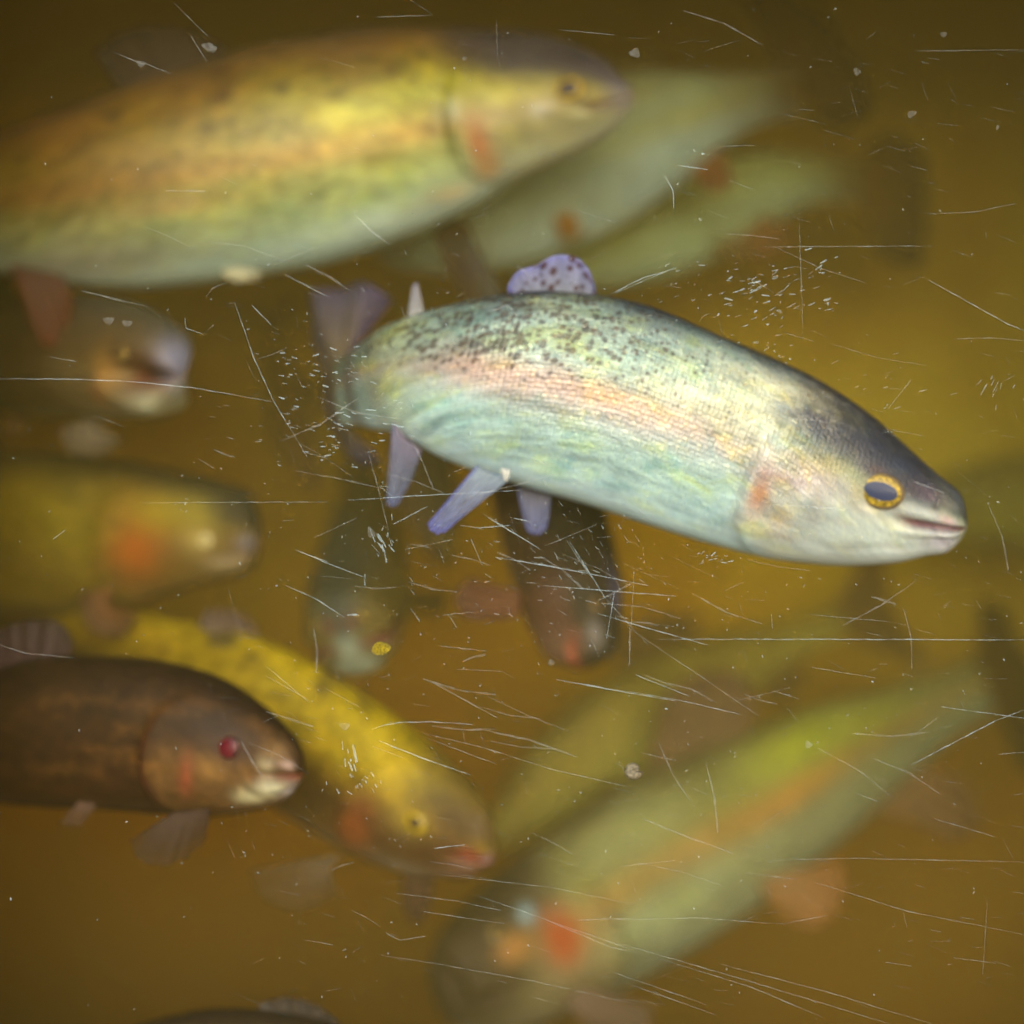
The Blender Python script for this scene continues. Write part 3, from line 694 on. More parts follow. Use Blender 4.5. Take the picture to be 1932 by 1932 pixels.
f7.patch(485, 1075, 40, 26, (.03,.02,.015), .9).patch(470, 1025, 24, 16, (.22, .22, .34), .8).patch(430, 1065, 60, 16, (.40, .33, .22), .8).patch(470, 1085, 50, 20, (.07, .045, .03), .7)
f7.patch(100, 960, 160, 60, (.32, .26, .01), .6).patch(150, 1010, 60, 40, (.30, .26, .02), .4)
f7.build(); f7.eyes(388, 1015, 14, iris=(.7, .62, .30), pupil=(.25, .22, .2), pr=.3)
fin(f7, 'pectoral_fin', pts(1.46, (220, 1105), (190, 1140)), pts(1.45, (150, 1120), (170, 1190), (230, 1200), (262, 1160)), D_FIN, (.26,.10,.03), (.12,.06,.03), th=.003)
auto_fins(f7, D_FIN, (.1,.08,.04), (.08,.06,.03), 'dt')

# --- 8: dark brown trout with red eye, lower left
p = bg_pal((.018,.009,.005), (.036,.016,.004), (.034,.014,.005), (.045,.024,.013), cheek=((.15,.08,.025), .6), mouth=(.16,.04,.02), slit=.5, slitc=(.10,.025,.015), spot_to=.9)
f8 = Fish('dark brown trout with a sore red eye and white lips, at the lower left', GROUP,
    [(574, 1462, 1.25, 44, 34), (560, 1458, 1.25, 58, 50), (520, 1448, 1.255, 82, 80), (460, 1430, 1.26, 112, 112), (370, 1405, 1.27, 140, 138), (240, 1390, 1.285, 152, 142), (90, 1385, 1.30, 150, 140), (-70, 1382, 1.32, 138, 126), (-220, 1380, 1.34, 104, 96), (-360, 1378, 1.36, 64, 60), (-440, 1376, 1.37, 52, 50)],
    up=(.1, -.15, 1), wr=.60, pal=p, mats=bg_skin('brown_skin', 6.3, .9, .2), rings=200, ang=96, gill=.235, mouth=.075, mouth_open=.18, mouth_th=92)
f8.patch(510, 1490, 34, 20, (.60, .58, .38), .9, wob=.3).patch(550, 1490, 26, 14, (.55, .50, .56), .9).patch(470, 1503, 30, 16, (.58, .55, .32), .8, wob=.3).patch(500, 1450, 16, 22, (.50, .44, .28), .7)
f8.patch(545, 1445, 26, 8, (.42, .30, .28), .7).patch(400, 1450, 26, 20, (.30, .16, .04), .6, wob=.4).patch(350, 1470, 14, 40, (.30, .06, .03), .6).patch(435, 1410, 34, 30, (.09, .045, .03), .8)
f8.patch(520, 1415, 34, 26, (.26, .14, .04), .5).patch(470, 1460, 30, 20, (.22, .11, .03), .5)
for q in ((300,1340,60,14),(220,1420,70,12),(380,1330,40,10),(150,1320,60,12),(300,1450,60,12),(480,1370,40,14),(120,1450,70,14),(250,1375,40,9)):
    f8.patch(*q, (.13, .06, .012), .5, wob=.6)
f8.build(); f8.eyes(434, 1408, 22, iris=(.06, .008, .01), pupil=(.085, .007, .014), white=(.05, .014, .014), pr=.7, flat=.35, lab='sore red swollen eye')
fin(f8, 'dorsal_fin', pts(1.29, (-10, 1262), (60, 1252), (130, 1248)), pts(1.30, (-10, 1190), (50, 1172), (120, 1180), (140, 1215)), D_FIN, (.06,.03,.03), (.055,.035,.03), th=.004)
fin(f8, 'pectoral_fin', pts(1.245, (396, 1526), (325, 1534)), pts(1.225, (392, 1582), (350, 1618), (300, 1634), (258, 1618), (248, 1585)), V_FIN, (.10,.06,.04), (.07,.045,.025), th=.003)
fin(f8, 'pelvic_fin', pts(1.28, (150, 1510), (190, 1510)), pts(1.27, (110, 1555), (150, 1560)), W_FIN, (.16,.09,.06), (.16,.09,.05), th=.003)
auto_fins(f8, D_FIN, (.06,.04,.03), (.05,.03,.02), 't')

# --- 9: yellow trout heading down to the right
p = bg_pal((.36,.27,.006), (.32,.21,.01), (.15,.09,.03), (.20,.14,.09), cheek=((.14,.07,.022), .85), head=((.12,.08,.02), .95), mouth=(.32,.04,.025), slit=.3, spot_to=.4)
f9 = Fish('mustard yellow trout with golden eye and reddish mouth, slanting down beside the brown one', GROUP,
    [(938, 1612, 1.36, 42, 30), (922, 1608, 1.36, 62, 46), (880, 1592, 1.365, 96, 72), (800, 1550, 1.375, 128, 108), (700, 1486, 1.39, 142, 132), (590, 1412, 1.41, 146, 140), (460, 1335, 1.43, 136, 134), (320, 1268, 1.46, 104, 104), (180, 1215, 1.49, 66, 64), (80, 1185, 1.51, 48, 46)],
    up=(.45, -.25, 1), wr=.58, pal=p, mats=bg_skin('yellow_skin', 8.8, 1.0, .7), rings=180, ang=72, gill=.25, mouth=.075, mouth_th=98)
f9.patch(900, 1560, 44, 26, (.10, .07, .06), .6).patch(665, 1560, 30, 50, (.30, .08, .02), .75, wob=.3).patch(840, 1560, 46, 24, (.42, .20, .05), .4).patch(870, 1640, 60, 14, (.46, .26, .20), .7)
f9.patch(920, 1620, 16, 12, (.34, .26, .40), .6).patch(770, 1640, 90, 24, (.34, .30, .22), .6).patch(760, 1545, 44, 30, (.36, .28, .03), .5).patch(640, 1370, 220, 60, (.44, .34, .01), .7, wob=.3)
f9.patch(820, 1600, 110, 70, (.06, .026, .008), .9).patch(600, 1500, 220, 56, (.055, .028, .010), .9).patch(860, 1545, 60, 40, (.07, .04, .012), .8).patch(665, 1560, 30, 50, (.24, .06, .015), .7, wob=.3)
f9.patch(780, 1553, 36, 26, (.24, .17, .02), .8).patch(880, 1640, 50, 14, (.20, .11, .08), .7).patch(890, 1614, 40, 9, (.30, .04, .02), .9)
f9.build(); f9.eyes(782, 1556, 22, iris=(.34, .24, .008), pupil=(.03, .018, .02), white=(.16, .11, .02), pr=.48, asp=1.2)
fin(f9, 'dorsal_fin', pts(1.43, (372, 1182), (470, 1228)), pts(1.43, (390, 1152), (430, 1150), (468, 1168), (488, 1192)), D_FIN, (.10,.06,.05), (.10,.06,.05), th=.004)
fin(f9, 'pectoral_fin', pts(1.34, (650, 1610), (620, 1640)), pts(1.33, (470, 1640), (490, 1690), (560, 1720), (640, 1690)), V_FIN, (.14,.09,.04), (.10,.06,.02), th=.003)
fin(f9, 'pectoral_fin', pts(1.43, (760, 1650), (820, 1660)), pts(1.44, (760, 1715), (785, 1745), (812, 1715)), D_FIN, (.11,.06,.04), (.09,.05,.03), th=.003)
auto_fins(f9, D_FIN, (.2,.14,.04), (.12,.08,.03), 'ct')

# --- 10: small dark-capped trout, centre left, facing out
p = bg_pal((.035,.045,.04), (.13,.10,.03), (.15,.13,.06), (.30,.36,.30), mouth=(.16,.05,.05), spot_to=.4)
f10 = Fish('olive trout with a dark cap and pale chin facing out, left of the diving one', GROUP,
    [(655, 1222, 1.41, 62, 52), (656, 1212, 1.415, 84, 74), (662, 1190, 1.43, 100, 88), (672, 1150, 1.47, 104, 92), (682, 1095, 1.53, 102, 92), (690, 1030, 1.66, 92, 86), (694, 960, 1.76, 70, 70), (696, 890, 1.86, 46, 46)],
    up=(-.25, -.5, .8), wr=.84, pal=p, mats=bg_skin('cap_skin', 1.9), rings=110, ang=56, mouth=.09, mouth_open=.2)
f10.patch(655, 1245, 40, 24, (.42,.54,.50), .6).patch(640, 1120, 200, 100, (.015,.022,.022), .95, 2).patch(620, 1180, 26, 14, (.16,.05,.05), .6)
f10.build(); f10.eyes(600, 1180, 11)
auto_fins(f10, D_FIN, (.14,.10,.04), (.1,.07,.03), 'dpt')

# --- 12: big pale trout across the bottom right
p = bg_pal((.12,.11,.06), (.27,.29,.13), (.29,.33,.24), (.28,.36,.34), stripe=(.44, .06, (.50,.22,.06), .45), cheek=((.42,.26,.10), .5), head=((.055,.045,.04), .9), mouth=(.2,.1,.07), slit=.4, spot_to=.3)
f12 = Fish('big pale green trout with an orange stripe and red gill, across the lower right', GROUP,
    [(838, 1895, 1.53, 70, 60), (856, 1880, 1.54, 92, 84), (900, 1850, 1.55, 122, 112), (980, 1800, 1.57, 150, 142), (1080, 1740, 1.60, 166, 160), (1220, 1650, 1.64, 172, 168), (1380, 1560, 1.68, 160, 156), (1540, 1465, 1.72, 132, 128), (1680, 1385, 1.76, 92, 92), (1790, 1325, 1.79, 60, 62), (1860, 1290, 1.81, 54, 56)],
    up=(-.42, -.1, 1), wr=.56, pal=p, mats=bg_skin('stripe_skin', 12.3, .45), rings=160, ang=64, gill=.235, mouth=.09)
f12.patch(1062, 1772, 36, 48, (.66, .08, .025), .9).patch(970, 1785, 34, 26, (.66, .30, .08), .8).patch(990, 1724, 13, 13, (.30, .46, .60), .9).patch(1040, 1720, 36, 14, (.50, .22, .16), .6)
f12.patch(865, 1840, 120, 90, (.05, .035, .025), .85, 2).patch(900, 1730, 120, 70, (.025, .02, .016), .9).patch(840, 1840, 50, 50, (.03, .025, .02), .8).patch(1520, 1400, 150, 44, (.52, .62, .05), .75, wob=.3).patch(1650, 1350, 120, 26, (.42, .46, .05), .6).patch(1180, 1570, 120, 60, (.40, .46, .26), .4)
f12.patch(1270, 1720, 150, 30, (.46, .58, .36), .5).patch(1500, 1510, 160, 22, (.72, .32, .06), .55, wob=.4).patch(830, 1870, 60, 60, (.08,.06,.05), .6)
f12.patch(895, 1855, 150, 110, (.045, .028, .015), .92, 2).patch(1110, 1880, 130, 60, (.13, .09, .05), .7).patch(970, 1790, 30, 22, (.60, .28, .08), .8).patch(1062, 1775, 34, 46, (.36, .07, .02), .85).patch(990, 1724, 15, 15, (.34, .55, .75), .95)
f12.build(); f12.eyes(935, 1760, 20, iris=(.3, .2, .05))
BR = (.15, .075, .03)
fin(f12, 'dorsal_fin', pts(1.680, (1220, 1500), (1330, 1430), (1410, 1385)), pts(1.680, (1230, 1400), (1260, 1310), (1320, 1270), (1400, 1275), (1430, 1330)), D_FIN, (.16,.085,.04), (.13,.07,.04), th=.004)
fin(f12, 'pelvic_fin', pts(1.650, (1430, 1665), (1500, 1640)), pts(1.630, (1480, 1735), (1540, 1750), (1590, 1690), (1590, 1620)), D_FIN, (.32,.16,.06), (.30,.12,.03), th=.004)
fin(f12, 'anal_fin', pts(1.730, (1650, 1530), (1740, 1445)), pts(1.720, (1745, 1560), (1800, 1585), (1850, 1555), (1820, 1470)), D_FIN, (.2,.08,.02), (.14,.06,.03), th=.004)
fin(f12, 'adipose_fin', pts(1.770, (1700, 1292), (1730, 1275)), pts(1.770, (1740, 1240), (1760, 1245)), D_FIN, (.2,.18,.06), (.15,.12,.05), th=.003, n=16)
fin(f12, 'pectoral_fin', pts(1.550, (1060, 1890), (1100, 1860)), pts(1.530, (1130, 1960), (1220, 1950), (1230, 1900)), D_FIN, (.22,.13,.09), (.2,.12,.08), th=.004)
fin(f12, 'tail_fin', pts(1.810, (1840, 1245), (1880, 1340)), pts(1.850, (1845, 1140), (1875, 1135), (1920, 1200), (1960, 1280), (1975, 1380), (1950, 1460), (1915, 1440)), D_FIN, (.08,.035,.012), (.018,.013,.01), th=.005, n=60)

# --- 13: dim olive trout behind
p = bg_pal((.11,.09,.03), (.30,.26,.06), (.34,.32,.09), (.38,.36,.10), spot_to=.3)
f13 = Fish('dim olive trout far back above the striped one, pointing down to the left', GROUP,
    [(925, 1600, 1.74), (990, 1530, 1.75), (1100, 1430, 1.77), (1230, 1340, 1.79), (1380, 1260, 1.82), (1500, 1205, 1.85), (1590, 1170, 1.87)],
    up=(-.5, -.1, 1), fat=.95, pal=p, mats=bg_skin('dim_skin', 14.0), rings=100, ang=40)
f13.build(); f13.eyes(985, 1500, 13); auto_fins(f13, D_FIN, (.16,.1,.04), (.12,.07,.03), 'dcpt')

# --- 15: dark back at the bottom edge
p = bg_pal((.022,.014,.01), (.05,.03,.012), (.08,.05,.02), (.1,.08,.05), spot_to=.5)
f15 = Fish('very dark trout of which only the back shows along the bottom edge', GROUP,
    [(840, 2120, 1.27), (760, 2090, 1.27), (600, 2058, 1.28), (420, 2050, 1.29), (220, 2065, 1.30), (60, 2090, 1.31), (-60, 2110, 1.32)],
    up=(.03, -.1, 1), fat=1.28, pal=p, mats=bg_skin('black_skin', 15.0), rings=120, ang=56)
f15.build(); f15.eyes(770, 2060, 18)
fin(f15, 'dorsal_fin', pts(1.285, (485, 1925), (640, 1955)), pts(1.285, (490, 1892), (540, 1882), (590, 1893), (640, 1928)), D_FIN, (.04,.025,.015), (.03,.02,.015), th=.005)
auto_fins(f15, D_FIN, (.06,.04,.02), (.05,.03,.02), 'vt')

# --- far, dim ones
p = bg_pal((.10,.09,.03), (.24,.22,.04), (.30,.28,.06), (.3,.28,.12), spot_to=.3)
f16 = Fish('faint olive trout far back beyond the silver snout, cut by the right edge', GROUP,
    [(1660, 985, 1.95), (1740, 975, 1.95), (1880, 955, 1.95), (2050, 940, 1.95), (2200, 935, 1.97), (2330, 935, 1.98)],
    up=(-.05, -.1, 1), fat=1.1, pal=p, mats=bg_skin('far_skin', 16.0), rings=80, ang=36)
f16.build(); f16.eyes(1720, 960, 12); auto_fins(f16, D_FIN, (.16,.1,.03), (.12,.07,.03), 'dcpt')
p = bg_pal((.05,.05,.03), (.08,.065,.03), (.12,.08,.04), (.2,.16,.1), spot_to=.3)
f17 = Fish('small dark trout hanging head down between the pale pelvic and anal fins', GROUP,
    [(835, 1068, 1.62), (828, 1030, 1.62), (812, 960, 1.63), (796, 880, 1.65), (785, 790, 1.67), (778, 710, 1.70)],
    up=(.9, -.3, -.2), fat=1.15, pal=p, mats=bg_skin('small_skin', 17.0), rings=80, ang=36)
f17.build(); f17.eyes(845, 1020, 9); auto_fins(f17, D_FIN, (.1,.06,.04), (.1,.05,.03), 'dpt')
f18 = Fish('thin brown trout far back left of the purple tail fin, hanging head down', GROUP,
    [(600, 935, 1.85), (588, 900, 1.85), (562, 830, 1.86), (540, 750, 1.88), (526, 680, 1.9), (518, 620, 1.92)],
    up=(.9, -.2, .2), fat=.95, pal=bg_pal((.10,.05,.03), (.14,.07,.03), (.18,.08,.04), (.2,.14,.08)), mats=bg_skin('thin_skin', 18.0), rings=80, ang=36)
f18.build(); f18.eyes(605, 905, 8); auto_fins(f18, D_FIN, (.14,.07,.03), (.12,.06,.03), 'dcpt')

# ------------------------------------------------------------------ the window pane with its scratches
m, t, out = new_mat('clear_acrylic'); n = N(t)
tr = n.add('ShaderNodeBsdfTransparent'); tr.inputs[0].default_value = (.985, .985, .985, 1); t.links.new(tr.outputs[0], out.inputs[0])
pane = box('window_pane', (OX0 + .002, -.012, OZ0 + .002), (OX1 - .002, 0.0, OZ1 - .002), m)
tag(pane, 'clear acrylic viewing pane scored all over with fine white scratches', 'window')

def scratch_mat(name, col, alpha):
    m, t, out = new_mat(name); n = N(t)
    d = n.add('ShaderNodeBsdfDiffuse'); d.inputs[0].default_value = tuple(col) + (1,)
    tr = n.add('ShaderNodeBsdfTransparent'); mx = n.add('ShaderNodeMixShader')
    tc = n.add('ShaderNodeTexCoord')
    f = n.smooth(n.noise(tc.outputs['Object'], 260, 3, .6), .3, .7, alpha * .35, alpha)
    t.links.new(f, mx.inputs[0]); t.links.new(tr.outputs[0], mx.inputs[1]); t.links.new(d.outputs[0], mx.inputs[2])
    t.links.new(mx.outputs[0], out.inputs[0]); return m
rng = random.Random(11)
class Marks:
    def __init__(s, y): s.v, s.f, s.y = [], [], y
    def line(s, P, wd, taper=True):
        """a gouge: narrow ribbon along a polyline, with depth-less ends tapering out; wd in picture units"""
        P = [Vector((p[0], p[1])) for p in P]
        Q = []
        for a, b in zip(P, P[1:]):
            k = max(2, int((b - a).length / 12))
            for i in range(k): Q.append(a + (b - a) * (i / k))
        Q.append(P[-1])
        D = CAM_D + s.y; n0 = len(s.v); N_ = len(Q)
        for i, q in enumerate(Q):
            tg = (Q[min(i + 1, N_ - 1)] - Q[max(i - 1, 0)]); tg.normalize(); nr = Vector((-tg.y, tg.x))
            e = math.sin(math.pi * (i + .4) / (N_ - .2 + .4)) ** .4 if taper else 1
            w_ = wd * .5 * e * rng.uniform(.45, 1.25)
            j = rng.uniform(-.5, .5)
            for sg_ in (-1, 1):
                p = q + nr * (sg_ * w_ + j); s.v.append(tuple(at(p.x, p.y, D)))
        for i in range(N_ - 1):
            a = n0 + 2 * i; s.f.append((a, a + 1, a + 3, a + 2))
    def blob(s, x, y, r, asp=1.0, ang=0.0, ring=False):
        D = CAM_D + s.y; n0 = len(s.v); k = 18
        ph = rng.uniform(0, 6)
        rad = [r * (1 + .28 * math.sin(3 * a + ph) * rng.uniform(.5, .8)) for a in [2 * math.pi * i / k for i in range(k)]]
        def P(i, f): 
            a = 2 * math.pi * i / k; u_, v_ = math.cos(a) * rad[i] * f * asp, math.sin(a) * rad[i] * f
            return tuple(at(x + u_ * math.cos(ang) - v_ * math.sin(ang), y + u_ * math.sin(ang) + v_ * math.cos(ang), D))
        if ring:
            for i in range(k): s.v.append(P(i, 1)); s.v.append(P(i, .72))
            for i in range(k):
                a, b = n0 + 2 * i, n0 + 2 * ((i + 1) % k); s.f.append((a, a + 1, b + 1, b))
        else:
            for i in range(k): s.v.append(P(i, 1))
            s.f.append(tuple(range(n0, n0 + k)))
smudge = Marks(-.0137); bright = Marks(-.0130); faint = Marks(-.0134)
def rel(ox, oy, k, lines, wd, M=None):
    for L_ in lines: (M or bright).line([(ox + x * k, oy + y * k) for x, y in L_], wd * rng.uniform(.8, 1.2))
rel(502.3, 1275.1, .36, [[(550,280),(620,258),(700,245),(850,240),(1080,255)], [(590,340),(800,425),(1070,520)], [(1520,20),(1720,55),(1932,95)], [(880,905),(1040,885)]], 1.9)
rel(502.3, 1275.1, .36, [[(860,30),(1210,220)], [(820,300),(1150,380),(1500,490),(1932,590)], [(900,1040),(1500,1110),(1932,1200)], [(680,1140),(1000,1180),(1230,1230)],
    [(1100,1150),(1420,1260),(1800,1420),(1932,1450)], [(820,1235),(1250,1300)], [(640,1470),(900,1510),(1400,1600),(1932,1720)], [(450,1230),(520,1265),(590,1310)], [(630,1350),(700,1385),(830,1365)],
    [(1630,1280),(1932,1270)], [(1500,1290),(1932,1440)], [(0,0),(210,120)], [(200,1385),(350,1410)], [(560,370),(720,430)], [(850,330),(1200,460)]], 1.4, faint)
rel(1159.2, 1159.2, .4, [[(0,20),(440,145)], [(210,117),(900,117),(1932,120)], [(50,360),(330,410),(590,470)], [(100,285),(350,385)], [(1540,435),(1932,490)], [(1932,450),(1800,500),(1400,710)]], 1.7)
rel(1159.2, 1159.2, .4, [[(930,250),(1230,300)], [(1810,660),(1932,650)], [(620,1220),(860,1250)], [(950,1265),(1380,1400),(1932,1510)], [(0,1440),(400,1432),(790,1460)], [(720,1160),(1100,1150),(1350,1155),(1932,1168)],
    [(790,1460),(1000,1420)], [(0,1545),(600,1720),(1000,1840),(1300,1932)], [(0,1690),(430,1840)], [(60,1740),(480,1890)], [(1510,965),(1800,1050)], [(1280,1640),(1400,1660)], [(1600,1620),(1800,1645)],
    [(130,655),(290,690)], [(1390,585),(1520,490)], [(1140,845),(1240,880)], [(750,360),(870,400)], [(920,0),(1300,35)], [(740,0),(745,70)], [(60,60),(420,300),(680,480)], [(70,60),(72,240)],
    [(200,1620),(650,1760),(980,1900)], [(500,1650),(1000,1780),(1500,1932)]], 1.4, faint)
rel(656.9, 425, .34, [[(1450,385),(1640,290),(1818,240)], [(0,1525),(400,1500),(960,1470)], [(250,1660),(440,1560)], [(620,1665),(720,1680),(900,1665)], [(770,1620),(1070,1800)], [(920,1625),(990,1640)],
    [(840,1845),(1330,1932)], [(120,1680),(150,1760)], [(185,1740),(210,1790)], [(130,1770),(180,1830)]], 1.8)
rel(656.9, 425, .34, [[(1210,1745),(1330,1932)], [(310,1800),(580,1745)], [(680,1735),(745,1890)], [(170,1445),(240,1500)], [(170,1445),(270,1460)], [(580,1370),(690,1330)], [(1090,1780),(1380,1660)], [(325,1760),(345,1820)]], 1.4, faint)
rel(502.3, 888.7, .4, [[(140,370),(300,440),(460,500)], [(90,540),(230,600),(370,690)], [(1090,408),(1300,440),(1800,540)], [(1300,540),(1932,590)], [(1560,670),(1932,780)], [(1370,985),(1932,1085)], [(680,645),(725,710)],
    [(1645,560),(1605,790)], [(1430,330),(1600,600)], [(675,500),(690,520)], [(680,560),(700,582)]], 1.8)
rel(502.3, 888.7, .4, [[(1780,960),(1932,1020)], [(1735,480),(1710,930)], [(1600,600),(1800,820)], [(830,680),(980,665)], [(860,680),(900,740)], [(780,990),(1090,1165)], [(820,825),(1040,850)], [(900,935),(1110,945)],
    [(1020,200),(1280,360)], [(965,320),(1020,450)], [(1170,225),(1250,240)], [(0,920),(200,1090)], [(380,680),(440,680)]], 1.3, faint)
rel(0, 502.3, .36, [[(0,590),(400,592),(700,605),(1000,635),(1430,710)], [(1230,190),(1330,480),(1430,700),(1610,1000)], [(280,1430),(340,1385)], [(970,270),(975,325),(1060,355)], [(1320,205),(1420,305)]], 1.6)
rel(0, 502.3, .36, [[(1500,50),(1717,160)], [(430,130),(660,190)], [(1550,1490),(1717,1550)], [(1610,980),(1717,1005)], [(740,1240),(1717,1235)], [(260,475),(400,500)], [(500,780),(640,840)], [(1040,1010),(1120,1060)]], 1.4, faint)
rel(1159.2, 0, .4, [[(0,1385),(290,1260)], [(1480,1320),(1860,1530),(1932,1560)], [(280,985),(278,900),(240,830)], [(300,780),(440,800)]], 1.6)
rel(1159.2, 0, .4, [[(510,690),(660,685)], [(540,850),(660,895)], [(700,1165),(1500,1160)], [(1290,1932),(1400,1790)], [(620,1300),(750,1380)], [(800,1570),(940,1610)], [(1480,1010),(1700,1000),(1890,960)], [(1420,240),(1932,235)], [(870,1000),(890,1600)]], 1.3, faint)
rel(656.9, 0, .32, [[(370,0),(500,90),(170,100)], [(1240,175),(1570,205)], [(875,120),(880,330)], [(1260,1215),(1600,1320)]], 1.3, faint)
rel(0, 0, .34, [[(970,20),(1150,200)], [(1060,200),(1150,345)], [(800,350),(950,410)], [(630,290),(800,360)], [(450,1610),(830,1705)], [(1580,1520),(1830,1650)], [(1140,1650),(1180,1600),(1250,1570)]], 1.3, faint)
# short dashes and dust in clusters
def cluster(cx, cy_, rx, ry, k, ang, ln, M, wd=1.5):
    for _ in range(k):
        x, y = rng.gauss(cx, rx), rng.gauss(cy_, ry); a = math.radians(rng.gauss(ang, 14)); l = ln * rng.uniform(.3, 1.4)
        M.line([(x, y), (x + l * math.cos(a), y + l * math.sin(a))], wd * rng.uniform(.7, 1.6))
cluster(1450, 545, 70, 45, 60, -18, 12, bright, 2.2)
cluster(1400, 600, 120, 70, 60, -15, 10, faint, 1.6)
cluster(600, 690, 70, 26, 36, 8, 11, bright, 2.0)
cluster(650, 815, 75, 28, 40, 4, 15, bright, 2.0)
cluster(560, 760, 70, 60, 40, 10, 10, faint)
cluster(720, 1030, 12, 22, 10, 70, 20, bright, 2.4)
cluster(1640, 760, 60, 40, 14, -20, 12, faint); cluster(1870, 730, 22, 14, 14, -60, 16, faint, 2.2)
cluster(1345, 1050, 22, 8, 16, -20, 9, bright, 1.8); cluster(680, 1480, 30, 14, 12, 60, 9, bright, 2.0)
cluster(660, 1410, 8, 22, 6, 78, 16, bright, 2.8); cluster(1110, 1030, 70, 60, 46, 60, 12, faint); cluster(1000, 1090, 110, 60, 40, 15, 16, faint)
cluster(830, 650, 120, 90, 46, 50, 12, faint, 1.2)
for _ in range(900):
    x, y = rng.uniform(380, 1932), rng.uniform(60, 1900); a = math.radians(rng.choice([6, 10, 14, 14, 20, -20, 70]) + rng.gauss(0, 9)); l = rng.uniform(5, 40) * (3 if rng.random() < .08 else 1)
    faint.line([(x, y), (x + l * math.cos(a), y + l * math.sin(a))], rng.uniform(.2, .65))
for _ in range(1100):
    x, y = rng.gauss(1060, 480), rng.gauss(980, 480)
    (bright if rng.random() < .15 else faint).blob(x, y, rng.uniform(.5, 1.6), rng.uniform(1, 2.2), rng.uniform(0, 3))
for x, y, r, a, g in [(1198,75,9,1.2,0),(1198,100,10,1.2,0),(1130,78,6,.7,0),(380,62,6,1.5,.5),(392,88,9,1.4,.3),(403,92,8,.8,.2),(266,120,7,1.4,.2),(1780,65,6,1.2,0),(1882,240,6,.5,.3),(1720,215,7,1.5,-.4),(1617,135,7,1.2,.8),
                      (205,605,8,1.5,.1),(240,610,7,1.6,0),(700,1005,8,1.6,1.2),(1040,1250,7,1,.2),(612,1020,7,1.6,.5),(650,1370,8,1.4,.1),(1525,1405,8,1,.3),(1700,385,5,1,0),(1705,400,5,1,0),(876,110,5,1,0)]:
    smudge.blob(x, y, r * .85, a, g, ring=rng.random() < .2) if rng.random() < .75 else None
for x, y, ln_, a in [(666, 1405, 34, 78), (660, 1460, 8, 60), (678, 1478, 9, 50), (712, 1007, 18, 60), (655, 1160, 20, 0)]:
    bright.line([(x, y), (x + ln_ * math.cos(math.radians(a)), y + ln_ * math.sin(math.radians(a)))], 5)
for _ in range(90):                 # wide soft scuffs
    x, y = rng.gauss(1100, 430), rng.gauss(950, 430); a = math.radians(rng.choice([8, 14, 14, 22, -20, 75]) + rng.gauss(0, 10)); l = rng.uniform(40, 190); b_ = rng.uniform(-.25, .25)
    smudge.line([(x, y), (x + l * .5 * math.cos(a), y + l * .5 * math.sin(a)), (x + l * .5 * (math.cos(a) + math.cos(a + b_)), y + l * .5 * (math.sin(a) + math.sin(a + b_)))], rng.uniform(1.5, 5))
sb = mesh_obj('scratches', bright.v, bright.f, scratch_mat('scratch_bright', (.46, .60, .66), .36), pane, smooth=False); sb['kind'] = 'stuff'
sm_ = mesh_obj('smudges', smudge.v, smudge.f, scratch_mat('smudge_film', (.48, .52, .52), .14), pane, smooth=False); sm_['kind'] = 'stuff'
sf = mesh_obj('hairline_scratches', faint.v, faint.f, scratch_mat('scratch_faint', (.48, .56, .56), .24), pane, smooth=False); sf['kind'] = 'stuff'

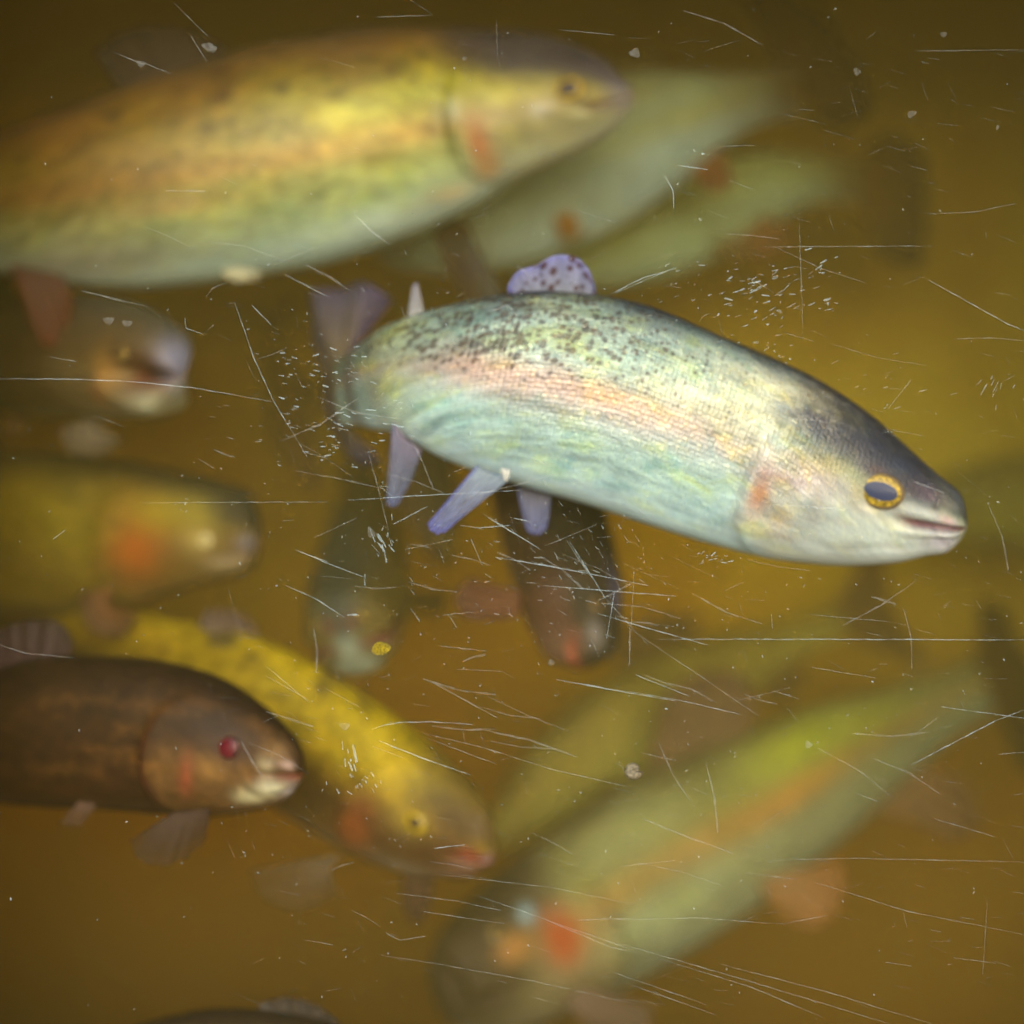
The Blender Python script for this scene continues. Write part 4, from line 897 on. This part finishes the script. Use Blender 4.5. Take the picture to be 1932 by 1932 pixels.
# ------------------------------------------------------------------ two bits stuck on the pane
def lump(name, c, r, mat, sq=(1, 1, 1), seed=0, parent=None, amp=.3):
    rg = random.Random(seed); k = [(Vector((rg.gauss(0,1), rg.gauss(0,1), rg.gauss(0,1))).normalized(), rg.uniform(2, 4), rg.uniform(0, 6)) for _ in range(7)]
    v, f = [], []; R_, S_ = 18, 26
    for a in range(R_ + 1):
        ph = math.pi * a / R_
        for b in range(S_):
            an = 2 * math.pi * b / S_; d = Vector((math.sin(ph) * math.cos(an), math.sin(ph) * math.sin(an), math.cos(ph)))
            q = 1 + amp * sum(math.sin(d.dot(w_) * fr + o_) for w_, fr, o_ in k) / 4
            v.append((c[0] + d.x * q * r * sq[0], c[1] + d.y * q * r * sq[1], c[2] + d.z * q * r * sq[2]))
    for a in range(R_):
        for b in range(S_):
            b2 = (b + 1) % S_; f.append((a * S_ + b, (a + 1) * S_ + b, (a + 1) * S_ + b2, a * S_ + b2))
    return mesh_obj(name, v, f, mat, parent)
c = at(721, 1224, CAM_D + .004); k = mpp(CAM_D)
o = lump('algae_speck', c, 15 * k, plain('algae_yellow', (.30, .23, .012), .4, .5, 900, .6, bump=.6), (1, .35, .9), 4)
tag(o, 'tiny lumpy yellow speck stuck inside the pane near the dark capped trout', 'algae speck')
# a little snail: coiled shell, a cone of whorls
c = at(1195, 1456, CAM_D + .006)
v, f = [], []; TN, SN = 90, 12
for i in range(TN):
    q = i / (TN - 1); a = q * 2 * math.pi * 2.6; rr = (1 - q) * 9 * k + .6 * k; tube = (1 - q) * 9.5 * k + 1.0 * k
    cx_, cz_ = math.cos(a) * rr, math.sin(a) * rr * .9; cyy = q * 6 * k
    for b in range(SN):
        an = 2 * math.pi * b / SN
        v.append((c.x + cx_ + math.cos(a) * math.cos(an) * tube, c.y + .002 + cyy + math.sin(an) * tube * .7, c.z - cz_ + q * 8 * k - math.sin(a) * math.cos(an) * tube))
for i in range(TN - 1):
    for b in range(SN):
        b2 = (b + 1) % SN; f.append((i * SN + b, i * SN + b2, (i + 1) * SN + b2, (i + 1) * SN + b))
f.append(tuple(range(SN))); f.append(tuple(range((TN - 1) * SN, TN * SN)))
o = mesh_obj('snail_shell', v, f, plain('shell', (.14, .12, .07), .3, .5, 700, .6, bump=.3))
tag(o, 'tiny pale coiled snail shell stuck to the pane above the striped trout', 'snail shell')
